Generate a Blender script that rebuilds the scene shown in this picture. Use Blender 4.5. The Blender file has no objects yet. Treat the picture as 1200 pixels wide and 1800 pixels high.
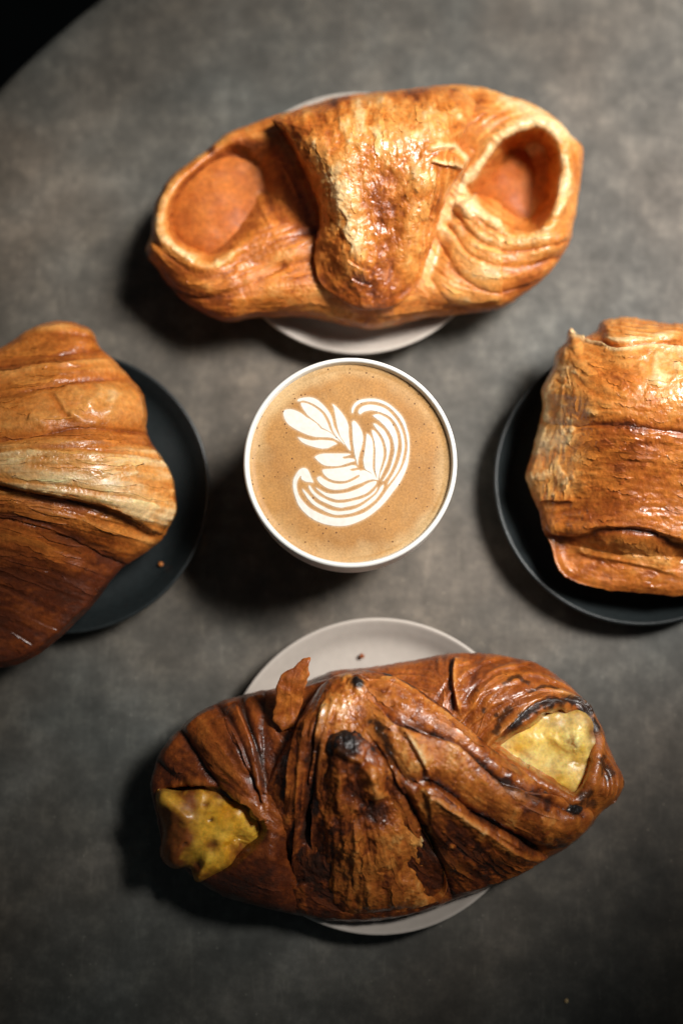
import bpy, bmesh, math
import numpy as np
from mathutils import Vector

# ------------------------------------------------------------------ camera
S = bpy.context.scene
TILT = math.radians(8.0)
DIST = 0.687            # metres from lens to the middle of the table top
FPX = 2500.0            # 50 mm lens on a 36 mm tall frame, 1800 rows
cam_d = bpy.data.cameras.new('camera')
cam_d.sensor_fit = 'VERTICAL'; cam_d.sensor_height = 36.0; cam_d.sensor_width = 24.0
cam_d.lens = 50.0
cam_d.clip_start = 0.01; cam_d.clip_end = 50
cam = bpy.data.objects.new('camera', cam_d)
S.collection.objects.link(cam)
CAM = np.array([0.0, -DIST * math.sin(TILT), DIST * math.cos(TILT)])
cam.location = CAM
cam.rotation_euler = (TILT, 0, 0)
cam_d.dof.use_dof = True
cam_d.dof.focus_distance = 0.627
cam_d.dof.aperture_fstop = 2.0
S.camera = cam

# ------------------------------------------------------------------ light
W = bpy.data.worlds.new('World'); S.world = W; W.use_nodes = True
bg = W.node_tree.nodes['Background']
bg.inputs[0].default_value = (0.80, 0.95, 1.0, 1); bg.inputs[1].default_value = 0.034

def area(name, loc, target, sx, sy, power, col, spread):
    l = bpy.data.lights.new(name, 'AREA'); l.shape = 'RECTANGLE'; l.size = sx; l.size_y = sy
    l.energy = power; l.color = col; l.spread = math.radians(spread)
    o = bpy.data.objects.new(name, l); S.collection.objects.link(o)
    o.location = loc
    o.rotation_euler = (Vector(target) - Vector(loc)).to_track_quat('-Z', 'Y').to_euler()
    return o
area('window_light', (0.42, 0.30, 0.57), (0.07, 0.106, 0.0), 0.40, 0.40, 1.10, (1.0, 0.965, 0.92), 25)

S.view_settings.view_transform = 'Standard'; S.view_settings.look = 'None'
S.view_settings.exposure = 0.0; S.view_settings.gamma = 1.0
S.cycles.max_bounces = 6
S.cycles.use_denoising = True

# ------------------------------------------------------------------ helpers
CT, ST = math.cos(TILT), math.sin(TILT)
def at(x, y, z):
    """survey point: picture column / row (1200 x 1800) and height above the table in cm -> metres"""
    x = np.asarray(x, float); y = np.asarray(y, float); z = np.asarray(z, float) * 0.01
    a = (x - 600.0) / FPX; b = -(y - 900.0) / FPX
    dx = a; dy = b * CT + ST; dz = b * ST - CT
    t = (z - CAM[2]) / dz
    return np.stack([CAM[0] + dx * t, CAM[1] + dy * t, np.broadcast_to(z, t.shape)], -1)

def _hash(ix, iy, iz, seed):
    h = (ix.astype(np.int64) * 374761393 + iy.astype(np.int64) * 668265263 + iz.astype(np.int64) * 2147483647 + seed * 1274126177) & 0xffffffff
    h = ((h ^ (h >> 13)) * 1274126177) & 0xffffffff
    h = ((h ^ (h >> 16)) * 2246822519) & 0xffffffff
    return ((h ^ (h >> 15)) & 0xffff) / 65535.0
def noise(x, y, seed=0):
    ix = np.floor(x); iy = np.floor(y); fx = x - ix; fy = y - iy
    ix = ix.astype(np.int64); iy = iy.astype(np.int64); z = np.zeros_like(ix)
    u = fx * fx * fx * (fx * (fx * 6 - 15) + 10); v = fy * fy * fy * (fy * (fy * 6 - 15) + 10)
    a = _hash(ix, iy, z, seed); b = _hash(ix + 1, iy, z, seed); c = _hash(ix, iy + 1, z, seed); d = _hash(ix + 1, iy + 1, z, seed)
    return (a + (b - a) * u) * (1 - v) + (c + (d - c) * u) * v * 1.0 - 0.5
def fbm(x, y, seed=0, oct=4, gain=0.5):
    s = 0; a = 1.0; f = 1.0; n = 0
    for k in range(oct):
        # rotate each octave to hide the lattice
        c, q = math.cos(0.6 * k + 0.4), math.sin(0.6 * k + 0.4)
        s = s + a * noise((x * c - y * q) * f + 17.3 * k, (x * q + y * c) * f - 9.1 * k, seed + k * 7); n += a; a *= gain; f *= 2.03
    return s / n * 2.0
def ridged(x, y, seed=0, oct=3):
    s = 0; a = 1.0; f = 1.0; n = 0
    for k in range(oct):
        c, q = math.cos(0.9 * k + 0.2), math.sin(0.9 * k + 0.2)
        s = s + a * (1 - 4 * np.abs(noise((x * c - y * q) * f + 3.3 * k, (x * q + y * c) * f, seed + k * 5))); n += a; a *= 0.5; f *= 2.1
    return s / n
def sstep(a, b, x):
    t = np.clip((x - a) / (b - a), 0, 1); return t * t * (3 - 2 * t)
def lerp(a, b, t): return a + (b - a) * t

def smooth_line(P, closed=False, sub=6):
    P = np.asarray(P, float); n = len(P)
    if n < 3 and not closed: return P
    out = []
    rng = range(n) if closed else range(n - 1)
    for i in rng:
        p1 = P[i]; p2 = P[(i + 1) % n]
        p0 = P[(i - 1) % n] if (closed or i > 0) else 2 * p1 - p2
        p3 = P[(i + 2) % n] if (closed or i + 2 < n) else 2 * p2 - p1
        for k in range(sub):
            t = k / sub
            out.append(0.5 * (2 * p1 + (p2 - p0) * t + (2 * p0 - 5 * p1 + 4 * p2 - p3) * t * t + (3 * p1 - p0 - 3 * p2 + p3) * t ** 3))
    if not closed: out.append(P[-1])
    return np.array(out)

def line_dist(X, Y, P, margin):
    """distance, side (+ below/right of travel), fraction along; far points get margin*10"""
    P = np.asarray(P, float)
    D = np.full(X.shape, margin * 10.0); SG = np.ones(X.shape); T = np.zeros(X.shape)
    lo = P.min(0) - margin; hi = P.max(0) + margin
    m = np.where((X > lo[0]) & (X < hi[0]) & (Y > lo[1]) & (Y < hi[1]))[0]
    if len(m) == 0: return D, SG, T
    x = X[m]; y = Y[m]; d = np.full(len(m), 1e9); sg = np.ones(len(m)); tt = np.zeros(len(m))
    seg = np.linalg.norm(np.diff(P, axis=0), axis=1); L = seg.sum(); acc = 0
    for i in range(len(P) - 1):
        ax, ay = P[i]; bx, by = P[i + 1]; ex, ey = bx - ax, by - ay; ll = ex * ex + ey * ey + 1e-9
        u = np.clip(((x - ax) * ex + (y - ay) * ey) / ll, 0, 1)
        qx = x - ax - u * ex; qy = y - ay - u * ey; dd = np.sqrt(qx * qx + qy * qy)
        k = dd < d - 1e-6
        d = np.where(k, dd, d); sg = np.where(k, np.sign(ex * (y - ay) - ey * (x - ax)), sg)
        tt = np.where(k, (acc + u * seg[i]) / L, tt); acc += seg[i]
    sg[sg == 0] = 1
    D[m] = d; SG[m] = sg; T[m] = tt
    return D, SG, T

def poly_sd(X, Y, P, margin=400):
    """signed distance to a closed polygon, positive inside"""
    P = np.asarray(P, float); C = np.vstack([P, P[:1]])
    D, _, _ = line_dist(X, Y, C, margin)
    ins = np.zeros(X.shape, bool); n = len(P); j = n - 1
    for i in range(n):
        xi, yi = P[i]; xj, yj = P[j]
        c = ((yi > Y) != (yj > Y)) & (X < (xj - xi) * (Y - yi) / (yj - yi + 1e-12) + xi)
        ins ^= c; j = i
    return np.where(ins, D, -D)

def taper(t, a=0.12):
    return sstep(0, a, t) * sstep(0, a, 1 - t)

class Sculpt:
    """accumulates relief (cm) and browning, with some painted light and shade, on picture-row/column points"""
    def __init__(s, X, Y):
        s.X = X; s.Y = Y; s.h = np.zeros(X.shape); s.b = np.zeros(X.shape); s.char = np.zeros(X.shape)
        # wobble so that drawn lines are never ruler clean
        s.wx = X + 2.2 * fbm(X / 30, Y / 30, 91, 4); s.wy = Y + 2.2 * fbm(X / 30, Y / 30, 57, 4)
    def ridge(s, pts, w, amp, tone=0.0, tap=0.15):
        P = smooth_line(pts); d, sg, t = line_dist(s.wx, s.wy, P, w * 3.2)
        g = np.exp(-(d / w) ** 2) * taper(t, tap); s.h += amp * g; s.b += tone * g
    def step(s, pts, w, amp, tone=0.0, side=1, groove=0.35, tap=0.15, edge=2.2, gt=0.15):
        P = smooth_line(pts); d, sg, t = line_dist(s.wx, s.wy, P, w * 4)
        sd = d * sg * side; tp = taper(t, tap)
        near = d < w * 4
        up = amp * np.exp(-np.maximum(sd, 0) / w) * sstep(-edge, edge, sd)
        dn = -groove * amp * np.exp(-np.maximum(-sd, 0) / (w * 0.30)) * sstep(edge, -edge, sd)
        s.h += np.where(near, (up + dn) * tp, 0)
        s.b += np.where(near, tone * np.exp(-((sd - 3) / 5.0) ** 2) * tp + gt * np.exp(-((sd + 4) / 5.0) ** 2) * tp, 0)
    def lamin(s, pts, w, amp, period, tone=-0.2, seed=1, tap=0.1):
        """parallel layer edges following a line"""
        P = smooth_line(pts); d, sg, t = line_dist(s.wx, s.wy, P, w * 1.6)
        sd = d * sg; v = sd / period + 0.7 * fbm(s.X / 70, s.Y / 70, seed, 2) + 0.4 * t; amp = amp * 0.6
        saw = v - np.floor(v); pr = np.where(saw < 0.78, saw / 0.78, (1 - saw) / 0.22)
        irr = 0.35 + 0.65 * (noise(np.floor(v) * 3.1, t * 7 + 2, seed + 3) + 0.5)
        m = sstep(w * 1.5, w * 0.6, d) * taper(t, tap)
        s.h += amp * (pr - 0.5) * m * irr; s.b += tone * (pr ** 3 - 0.3) * m * irr
    def bands(s, lines, amps, tone=0.0, gtone=0.12, margin=320, mask=None):
        """swollen dough bands between neighbouring seam lines (listed from above to below)"""
        D = []
        for L in lines:
            d, sg, t = line_dist(s.wx, s.wy, smooth_line(L), margin); D.append(np.where(d < margin * 5, d * sg, np.nan))
        m = 1.0 if mask is None else mask
        for i, a in enumerate(amps):
            p, q = D[i], -D[i + 1]
            ok = (p > 0) & (q > 0)
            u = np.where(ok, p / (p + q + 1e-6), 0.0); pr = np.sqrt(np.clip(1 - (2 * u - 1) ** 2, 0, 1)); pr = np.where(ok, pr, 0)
            s.h += m * a * (pr - 0.35 * ok); s.b += m * np.where(ok, tone * (pr - 0.6) + gtone * np.exp(-np.minimum(p, q) / 5.0), 0)  # highlight painted as a paler tone on each crest, seams darker
    def spot(s, c, r, amp=0.0, tone=0.0, char=0.0, sq=1.0, ang=0.0, rough=0.35):
        dx = s.wx - c[0]; dy = s.wy - c[1]; ca, sa = math.cos(ang), math.sin(ang)
        u = dx * ca + dy * sa; v = (-dx * sa + dy * ca) / sq
        rr = np.sqrt(u * u + v * v) / r + rough * fbm(s.X / (r * 0.5 + 4), s.Y / (r * 0.5 + 4), int(c[0]), 3)
        g = np.exp(-np.clip(rr, 0, 9) ** 2); s.h += amp * g; s.b += tone * g; s.char += char * sstep(1.25, 0.55, rr)
    def charline(s, pts, w, k=1.0, amp=0.0):
        P = smooth_line(pts); d, sg, t = line_dist(s.wx, s.wy, P, w * 4)
        n = fbm(s.X / 9, s.Y / 9, 33, 3)
        g = sstep(1.3, 0.4, d / w + 0.9 * n) * taper(t, 0.08); s.char += k * g; s.h += amp * g

class Flow:
    """grain of the laminated dough: streaks that follow hand placed guide lines"""
    def __init__(s, box, guides, res=2.0):
        s.x0, s.y0, x1, y1 = box; s.res = res
        nx = int((x1 - s.x0) / res) + 2; ny = int((y1 - s.y0) / res) + 2; s.nx, s.ny = nx, ny
        cs = 12; gx = np.arange(0, nx + cs, cs) * res + s.x0; gy = np.arange(0, ny + cs, cs) * res + s.y0
        GX, GY = np.meshgrid(gx, gy); c2 = np.zeros(GX.shape); s2 = np.zeros(GX.shape)
        for g in guides:
            P = smooth_line(g, False, 5)
            for a, b in zip(P[:-1], P[1:]):
                d = b - a; L = np.hypot(*d) + 1e-9; th = math.atan2(d[1], d[0]); m = (a + b) / 2
                w = L / (((GX - m[0]) ** 2 + (GY - m[1]) ** 2) + 120.0) ** 1.6
                c2 += w * math.cos(2 * th); s2 += w * math.sin(2 * th)
        iy, ix = np.mgrid[0:ny, 0:nx]; fx = ix / cs; fy = iy / cs; a = fx.astype(int); b = fy.astype(int); u = fx - a; v = fy - b
        bl = lambda G: (G[b, a] * (1 - u) + G[b, a + 1] * u) * (1 - v) + (G[b + 1, a] * (1 - u) + G[b + 1, a + 1] * u) * v
        nrm = np.hypot(c2, s2) + 1e-30
        ang = 0.5 * np.arctan2(bl(s2 / nrm), bl(c2 / nrm)); s.dx = np.cos(ang); s.dy = np.sin(ang); s.ix = ix.astype(float); s.iy = iy.astype(float)
    def image(s, period, length, seed):
        """line integral of noise along the grain, unit variance"""
        p = period / s.res
        n = noise(s.ix / p, s.iy / p, seed) + 0.6 * noise(s.ix / p * 2.1 + 7, s.iy / p * 2.1, seed + 1)
        acc = n.copy(); st = 1.3; k = int(length / s.res / st)
        for sg in (1, -1):
            x = s.ix.copy(); y = s.iy.copy(); px = s.dx * sg; py = s.dy * sg
            for i in range(k):
                x = np.clip(x + px * st, 0, s.nx - 1); y = np.clip(y + py * st, 0, s.ny - 1)
                xi = (x + 0.5).astype(int).clip(0, s.nx - 1); yi = (y + 0.5).astype(int).clip(0, s.ny - 1)
                acc += n[yi, xi]
                qx = s.dx[yi, xi]; qy = s.dy[yi, xi]; f = np.where(qx * px + qy * py < 0, -1.0, 1.0); px = qx * f; py = qy * f
        acc -= acc.mean(); return acc / (acc.std() + 1e-9)
    def sample(s, img, X, Y):
        fx = np.clip((X - s.x0) / s.res, 0, s.nx - 1.01); fy = np.clip((Y - s.y0) / s.res, 0, s.ny - 1.01)
        a = fx.astype(int); b = fy.astype(int); u = fx - a; v = fy - b
        return (img[b, a] * (1 - u) + img[b, a + 1] * u) * (1 - v) + (img[b + 1, a] * (1 - u) + img[b + 1, a + 1] * u) * v
def grain(s, fl, amp=0.02, tone=0.06, coarse=0.03, seed=1, p1=5.0, p2=15.0, l1=34, l2=70, ctone=0.05, mask=None):
    a = fl.sample(fl.image(p1, l1, seed), s.X, s.Y); b = fl.sample(fl.image(p2, l2, seed + 50), s.X, s.Y)
    m = 1.0 if mask is None else mask
    s.h += m * (amp * a + coarse * np.where(b > 0, b, 0.6 * b)); s.b += m * (-tone * a - ctone * b)
def peel(s, sc, thr, amp, tone, seed, edge=-0.12, mask=None, sy=1.0, soft=0.22):
    """thin lifted sheets of crust with crisp torn edges"""
    n = fbm(s.X / sc, s.Y / (sc * sy), seed, 5, 0.55); m = sstep(thr - soft / 2, thr + soft / 2, n)
    e = 0.5 * np.exp(-((n - thr - 0.04) / 0.06) ** 2); k = 1.0 if mask is None else mask
    s.h += k * amp * m; s.b += k * (tone * m + edge * e)

PAL_T = np.array([0.0, 0.22, 0.45, 0.66, 0.84, 1.0])
PAL = np.array([[0.80, 0.54, 0.26], [0.68, 0.295, 0.072], [0.545, 0.168, 0.026], [0.31, 0.074, 0.011], [0.11, 0.023, 0.006], [0.040, 0.014, 0.007]])
CHAR = np.array([0.012, 0.008, 0.007])
def crust_colour(t, char=None):
    t = np.clip(t, 0, 1)
    c = np.stack([np.interp(t, PAL_T, PAL[:, k]) for k in range(3)], -1)
    if char is not None:
        k = np.clip(char, 0, 1)[..., None]; c = c * (1 - k) + CHAR * k
    return c

COL = S.collection
def link(name, me, mat, parent=None):
    o = bpy.data.objects.new(name, me); COL.objects.link(o)
    if mat: me.materials.append(mat)
    if parent: o.parent = parent
    return o
def thing(name, label, cat, loc, group=None):
    o = bpy.data.objects.new(name, None); COL.objects.link(o)
    o.empty_display_size = 0.02
    o.location = loc; o['label'] = label; o['category'] = cat
    if group: o['group'] = group
    bpy.context.view_layer.update()
    return o
def put(parent, V):
    """world vertices -> vertices in the frame of an unrotated parent empty"""
    return V - np.array(parent.location)[None, :] if parent else V

def mesh_np(name, V, F4, F3, col=None, extra=None, smooth=True):
    me = bpy.data.meshes.new(name)
    nv = len(V); n4 = len(F4); n3 = len(F3)
    me.vertices.add(nv); me.vertices.foreach_set('co', np.ascontiguousarray(V, np.float32).ravel())
    me.loops.add(n4 * 4 + n3 * 3)
    li = np.concatenate([np.asarray(F4, np.int32).ravel(), np.asarray(F3, np.int32).ravel()]).astype(np.int32)
    me.loops.foreach_set('vertex_index', li)
    me.polygons.add(n4 + n3)
    st = np.concatenate([np.arange(n4) * 4, n4 * 4 + np.arange(n3) * 3]).astype(np.int32)
    me.polygons.foreach_set('loop_start', st)
    me.polygons.foreach_set('use_smooth', np.full(n4 + n3, smooth))
    me.update(calc_edges=True)
    if col is not None:
        a = me.color_attributes.new('Col', 'FLOAT_COLOR', 'POINT')
        c = np.ones((nv, 4), np.float32); c[:, :3] = col; a.data.foreach_set('color', c.ravel())
    if extra:
        for k, v in extra.items():
            a = me.attributes.new(k, 'FLOAT', 'POINT'); a.data.foreach_set('value', np.ascontiguousarray(v, np.float32))
    return me

def ring_faces(nr, na):
    """quads between nr rings of na points"""
    i = np.arange(nr - 1)[:, None]; j = np.arange(na)[None, :]; k = (j + 1) % na
    return np.stack([i * na + j, (i + 1) * na + j, (i + 1) * na + k, i * na + k], -1).reshape(-1, 4)

def blob(name, outline, centre, top, edge_z, bottom_z, width, sculpt, tone, mat, parent, NA=640, NR=180,
         rough=2.0, contact=0.55, power=0.5, seed=1, colourer=None, bot_pow=0.7, hs=1.0):
    """closed lump: top relief over a traced plan, rounded rim, tucked-in underside.
       top(X,Y)->cm, edge_z number or f(X,Y), sculpt(Sculpt), tone(X,Y,h)->browning and painted shade"""
    P = smooth_line(outline, True, 8); c = np.array(centre, float)
    ang = np.arctan2(P[:, 1] - c[1], P[:, 0] - c[0]); rad = np.hypot(P[:, 0] - c[0], P[:, 1] - c[1])
    o = np.argsort(ang); ang = ang[o]; rad = rad[o]
    th = np.linspace(-math.pi, math.pi, NA, endpoint=False)
    R = np.interp(th, np.concatenate([ang[-8:] - 2 * math.pi, ang, ang[:8] + 2 * math.pi]), np.concatenate([rad[-8:], rad, rad[:8]]))
    R = R + rough * fbm(np.cos(th) * R / 16 + 40, np.sin(th) * R / 16, seed + 5, 3)
    Pd = np.stack([c[0] + R * np.cos(th), c[1] + R * np.sin(th)], -1)
    rho = np.linspace(0, 1, NR + 1)[1:] ** 0.80
    rho = 1 - (1 - rho) ** 1.15
    X = c[0] + rho[:, None] * (R * np.cos(th))[None, :]; Y = c[1] + rho[:, None] * (R * np.sin(th))[None, :]
    # centre vertex is the first ring collapsed
    X0 = X.ravel(); Y0 = Y.ravel()
    sd = np.abs(line_dist(X0, Y0, np.vstack([Pd[::4], Pd[:1]]), 2000)[0]); sd = np.where(np.repeat(rho, NA) > 0.9999, 0, sd)
    wv = width(X0, Y0) if callable(width) else width
    t = np.clip(sd / wv, 0, 1); prof = (1 - (1 - t) ** 2) ** power
    ez = edge_z(X0, Y0) if callable(edge_z) else np.full(X0.shape, float(edge_z))
    tp = top(X0, Y0)
    Z = ez + (tp - ez) * prof
    B = at(X0, Y0, Z).reshape(NR, NA, 3)
    # normals of the base form
    du = np.roll(B, -1, 1) - np.roll(B, 1, 1); dv = np.gradient(B, axis=0)
    N = np.cross(dv, du); N /= np.linalg.norm(N, axis=-1, keepdims=True) + 1e-12
    if N[NR // 2, :, 2].mean() < 0: N = -N
    sc = Sculpt(X0, Y0); sculpt(sc)
    fade = (0.15 + 0.85 * sstep(0, 14, sd))
    h = sc.h * fade * hs
    V = B.reshape(-1, 3) + N.reshape(-1, 3) * (h * 0.01)[:, None]
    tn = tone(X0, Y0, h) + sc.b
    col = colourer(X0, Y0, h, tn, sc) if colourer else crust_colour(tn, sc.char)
    # underside
    bz = bottom_z
    us = np.array([0.985, 0.95, 0.90, 0.82, 0.72, 0.63, contact, contact * 0.6, contact * 0.2])
    Vb = []
    for r in us:
        x = c[0] + r * R * np.cos(th); y = c[1] + r * R * np.sin(th)
        k = np.clip((r - contact) / (1 - contact), 0, 1) ** bot_pow
        e = ez.reshape(NR, NA)[-1]
        b = bz(x, y) if callable(bz) else bz
        Vb.append(at(x, y, b + (e - b) * k))
    Vb = np.concatenate(Vb)
    cb = np.repeat(col.reshape(NR, NA, 3)[-1][None], len(us), 0).reshape(-1, 3)
    Vall = np.concatenate([V, Vb]); call = np.concatenate([col, cb])
    nring = NR + len(us)
    F4 = ring_faces(nring, NA)
    # caps
    ctop = V[:NA].mean(0); cbot = Vb[-NA:].mean(0)
    n = len(Vall); Vall = np.vstack([Vall, ctop, cbot]); call = np.vstack([call, col[:NA].mean(0), cb[0]])
    j = np.arange(NA); k = (j + 1) % NA
    F3 = np.concatenate([np.stack([np.full(NA, n), j, k], -1), np.stack([np.full(NA, n + 1), (nring - 1) * NA + k, (nring - 1) * NA + j], -1)])
    f = F4[(NR // 3) * NA:(NR // 3 + 1) * NA]
    nz = np.cross(Vall[f[:, 1]] - Vall[f[:, 0]], Vall[f[:, 2]] - Vall[f[:, 0]])[:, 2].sum()
    if nz < 0: F4 = F4[:, ::-1]
    f = F3[:NA]; nz = np.cross(Vall[f[:, 1]] - Vall[f[:, 0]], Vall[f[:, 2]] - Vall[f[:, 0]])[:, 2].sum()
    if nz < 0: F3 = F3[:, ::-1]
    me = mesh_np(name, put(parent, Vall), F4, F3, call)
    o = link(name, me, mat, parent)
    SURF[o.name] = dict(c=c, R=R, rho=rho, V=V.reshape(NR, NA, 3), N=N, C=col.reshape(NR, NA, 3), NA=NA, NR=NR)
    return o

def crust_sheets(o, flow, count, lens, wids, seed, mat, mask=None, lift=(0.025, 0.075), tint=(0.85, 1.25), side=None):
    """thin lifted sheets of laminated crust that follow the grain and hug the surface"""
    d = SURF[o.name]; parent = o.parent; rg = np.random.default_rng(seed); c = d['c']; NA, NR = d['NA'], d['NR']
    idx = np.arange(NR, dtype=float); rh = d['rho']; rmax = d['R'].max()
    def surf(x, y):
        dx = x - c[0]; dy = y - c[1]; th = np.arctan2(dy, dx); f = (th + math.pi) / (2 * math.pi) * NA
        a = np.floor(f).astype(int); u = f - a; a0 = a % NA; a1 = (a + 1) % NA
        Rv = d['R'][a0] * (1 - u) + d['R'][a1] * u; r = np.hypot(dx, dy) / Rv
        g = np.clip(np.interp(r, rh, idx), 0, NR - 1.001); b = g.astype(int); v = (g - b)[:, None]; u = u[:, None]
        bl = lambda G: (G[b, a0] * (1 - u) + G[b, a1] * u) * (1 - v) + (G[b + 1, a0] * (1 - u) + G[b + 1, a1] * u) * v
        return bl(d['V']), bl(d['N']), bl(d['C']), r
    fdx = lambda x, y: (flow.sample(flow.dx, x, y), flow.sample(flow.dy, x, y))
    nu, nv = 9, 4; VV = []; CC = []; FF = []; base = 0; made = 0; tries = 0
    while made < count and tries < count * 12:
        tries += 1
        x = np.array([c[0] + rg.uniform(-1, 1) * rmax]); y = np.array([c[1] + rg.uniform(-1, 1) * rmax])
        if surf(x, y)[3][0] > 0.90: continue
        if mask is not None and rg.random() > mask(x, y)[0]: continue
        L = rg.uniform(*lens) * rg.uniform(0.5, 1.0); Wd = rg.uniform(*wids); h = (nu - 1) // 2
        path = [None] * nu; path[h] = (x[0], y[0])
        for sg in (1, -1):
            px, py = x.copy(), y.copy(); ox = oy = None
            for k in range(1, h + 1):
                ax, ay = fdx(px, py)
                if ox is None: ax, ay = ax * sg, ay * sg
                elif ax[0] * ox[0] + ay[0] * oy[0] < 0: ax, ay = -ax, -ay
                n = math.hypot(ax[0], ay[0]) + 1e-6; ax, ay = ax / n, ay / n
                px = px + ax * L / (2 * h); py = py + ay * L / (2 * h); ox, oy = ax, ay; path[h + sg * k] = (px[0], py[0])
        P = np.array(path); T = np.gradient(P, axis=0); T /= np.linalg.norm(T, axis=1, keepdims=True) + 1e-9; Q = np.stack([-T[:, 1], T[:, 0]], -1)
        sgn = side if side else (1 if rg.random() < 0.7 else -1)
        if Q[h, 1] < 0: Q = -Q
        Q = Q * sgn
        u = np.linspace(-1, 1, nu); w = Wd * (1 - np.abs(u) ** 2.2) ** 0.7 * (0.75 + 0.5 * rg.random(nu)); v = np.linspace(-0.5, 0.5, nv)
        G = P[:, None, :] + Q[:, None, :] * (v[None, :] * w[:, None])[..., None]
        G[:, -1] += Q * rg.normal(0, 0.10 * Wd, nu)[:, None]
        X = G[..., 0].ravel(); Y = G[..., 1].ravel(); p, n, col, r = surf(X, Y)
        if r.max() > 0.97: continue
        lf = rg.uniform(*lift); k = ((v + 0.5) ** 1.6)[None, :] * (1 - 0.8 * u ** 2)[:, None] * (0.8 + 0.4 * rg.random(nu))[:, None]
        off = (0.005 + 0.62 * lf * k).ravel()
        VV.append(p + n * (off * 0.01)[:, None])
        tf = rg.uniform(*tint); ed = (1 + 0.25 * (v > 0.4))[None, :] * np.ones((nu, 1))
        m = col.reshape(nu, nv, 3).mean((0, 1)); CC.append(np.clip((0.5 * col + 0.5 * m) * tf * ed.ravel()[:, None] * np.array([1, tf ** 0.25, tf ** 0.3]), 0, 0.85))
        i = np.arange(nu - 1)[:, None] * nv + np.arange(nv - 1)[None, :]
        FF.append(np.stack([i, i + 1, i + nv + 1, i + nv], -1).reshape(-1, 4) + base); base += nu * nv; made += 1
    VV = np.concatenate(VV); CC = np.concatenate(CC); FF = np.concatenate(FF)
    me = mesh_np('crust_sheets', put(parent, VV), FF, np.zeros((0, 3), int), CC)
    k = link('crust_sheets', me, mat, parent); k['kind'] = 'stuff'
    return k
SURF = {}

# ------------------------------------------------------------------ materials
def mat_new(name):
    m = bpy.data.materials.new(name); m.use_nodes = True
    nt = m.node_tree; return m, nt, nt.nodes['Principled BSDF']
def N(nt, kind, **kw):
    n = nt.nodes.new(kind)
    for k, v in kw.items():
        if k.startswith('i_'):
            key = k[2:]; key = int(key) if key.isdigit() else key.replace('_', ' ')
            n.inputs[key].default_value = v
        else: setattr(n, k, v)
    return n
def ramp(nt, stops):
    r = nt.nodes.new('ShaderNodeValToRGB'); e = r.color_ramp.elements
    while len(e) < len(stops): e.new(0.5)
    for k, (p, c) in enumerate(stops):
        e[k].position = p; e[k].color = (*c, 1) if len(c) == 3 else c
    return r

def crust_material(name, rough=0.36, spec=0.5, bump=0.35, coat=0.25, fine=0.8, sss=0.10):
    m, nt, b = mat_new(name); L = nt.links
    a = N(nt, 'ShaderNodeAttribute', attribute_name='Col')
    tc = N(nt, 'ShaderNodeTexCoord')
    n1 = N(nt, 'ShaderNodeTexNoise', i_Scale=420.0, i_Detail=5.0, i_Roughness=0.62)
    n2 = N(nt, 'ShaderNodeTexNoise', i_Scale=1250.0, i_Detail=2.0)
    n3 = N(nt, 'ShaderNodeTexNoise', i_Scale=90.0, i_Detail=4.0)
    for n in (n1, n2, n3): L.new(tc.outputs['Object'], n.inputs['Vector'])
    mr = N(nt, 'ShaderNodeMapRange', i_1=0.3, i_2=0.7, i_3=0.72, i_4=1.24); L.new(n1.outputs[0], mr.inputs[0])
    mx = N(nt, 'ShaderNodeMix', data_type='RGBA', blend_type='MULTIPLY', i_0=1.0)
    L.new(a.outputs['Color'], mx.inputs[6]); L.new(mr.outputs[0], mx.inputs[7])
    L.new(mx.outputs[2], b.inputs['Base Color'])
    rr = N(nt, 'ShaderNodeMapRange', i_1=0.3, i_2=0.7, i_3=rough - 0.12, i_4=rough + 0.22); L.new(n3.outputs[0], rr.inputs[0])
    L.new(rr.outputs[0], b.inputs['Roughness'])
    ad = N(nt, 'ShaderNodeMath', operation='MULTIPLY_ADD', i_1=fine); L.new(n2.outputs[0], ad.inputs[0]); L.new(n1.outputs[0], ad.inputs[2])
    bp = N(nt, 'ShaderNodeBump', i_Strength=bump, i_Distance=0.0012); L.new(ad.outputs[0], bp.inputs['Height'])
    L.new(bp.outputs[0], b.inputs['Normal'])
    b.inputs['Specular IOR Level'].default_value = spec
    cm = N(nt, 'ShaderNodeMapRange', i_1=0.40, i_2=0.62, i_3=coat * 1.6, i_4=0.0); L.new(n3.outputs[0], cm.inputs[0]); L.new(cm.outputs[0], b.inputs['Coat Weight']); b.inputs['Coat Roughness'].default_value = 0.22
    b.inputs['Subsurface Weight'].default_value = sss
    b.inputs['Subsurface Radius'].default_value = (0.004, 0.0016, 0.0006); b.inputs['Subsurface Scale'].default_value = 1.0
    return m
M_crust = crust_material('golden_crust', 0.40, 0.45, 0.26, 0.15)
M_gloss = crust_material('egg_washed_crust', 0.31, 0.46, 0.22, 0.32)
M_dark = crust_material('dark_baked_crust', 0.30, 0.50, 0.34, 0.45)
M_jam = crust_material('baked_apricot', 0.58, 0.22, 0.10, 0.0, 0.3)
M_fill = crust_material('filling', 0.36, 0.45, 0.06, 0.15, 0.3, 0.35)

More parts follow.
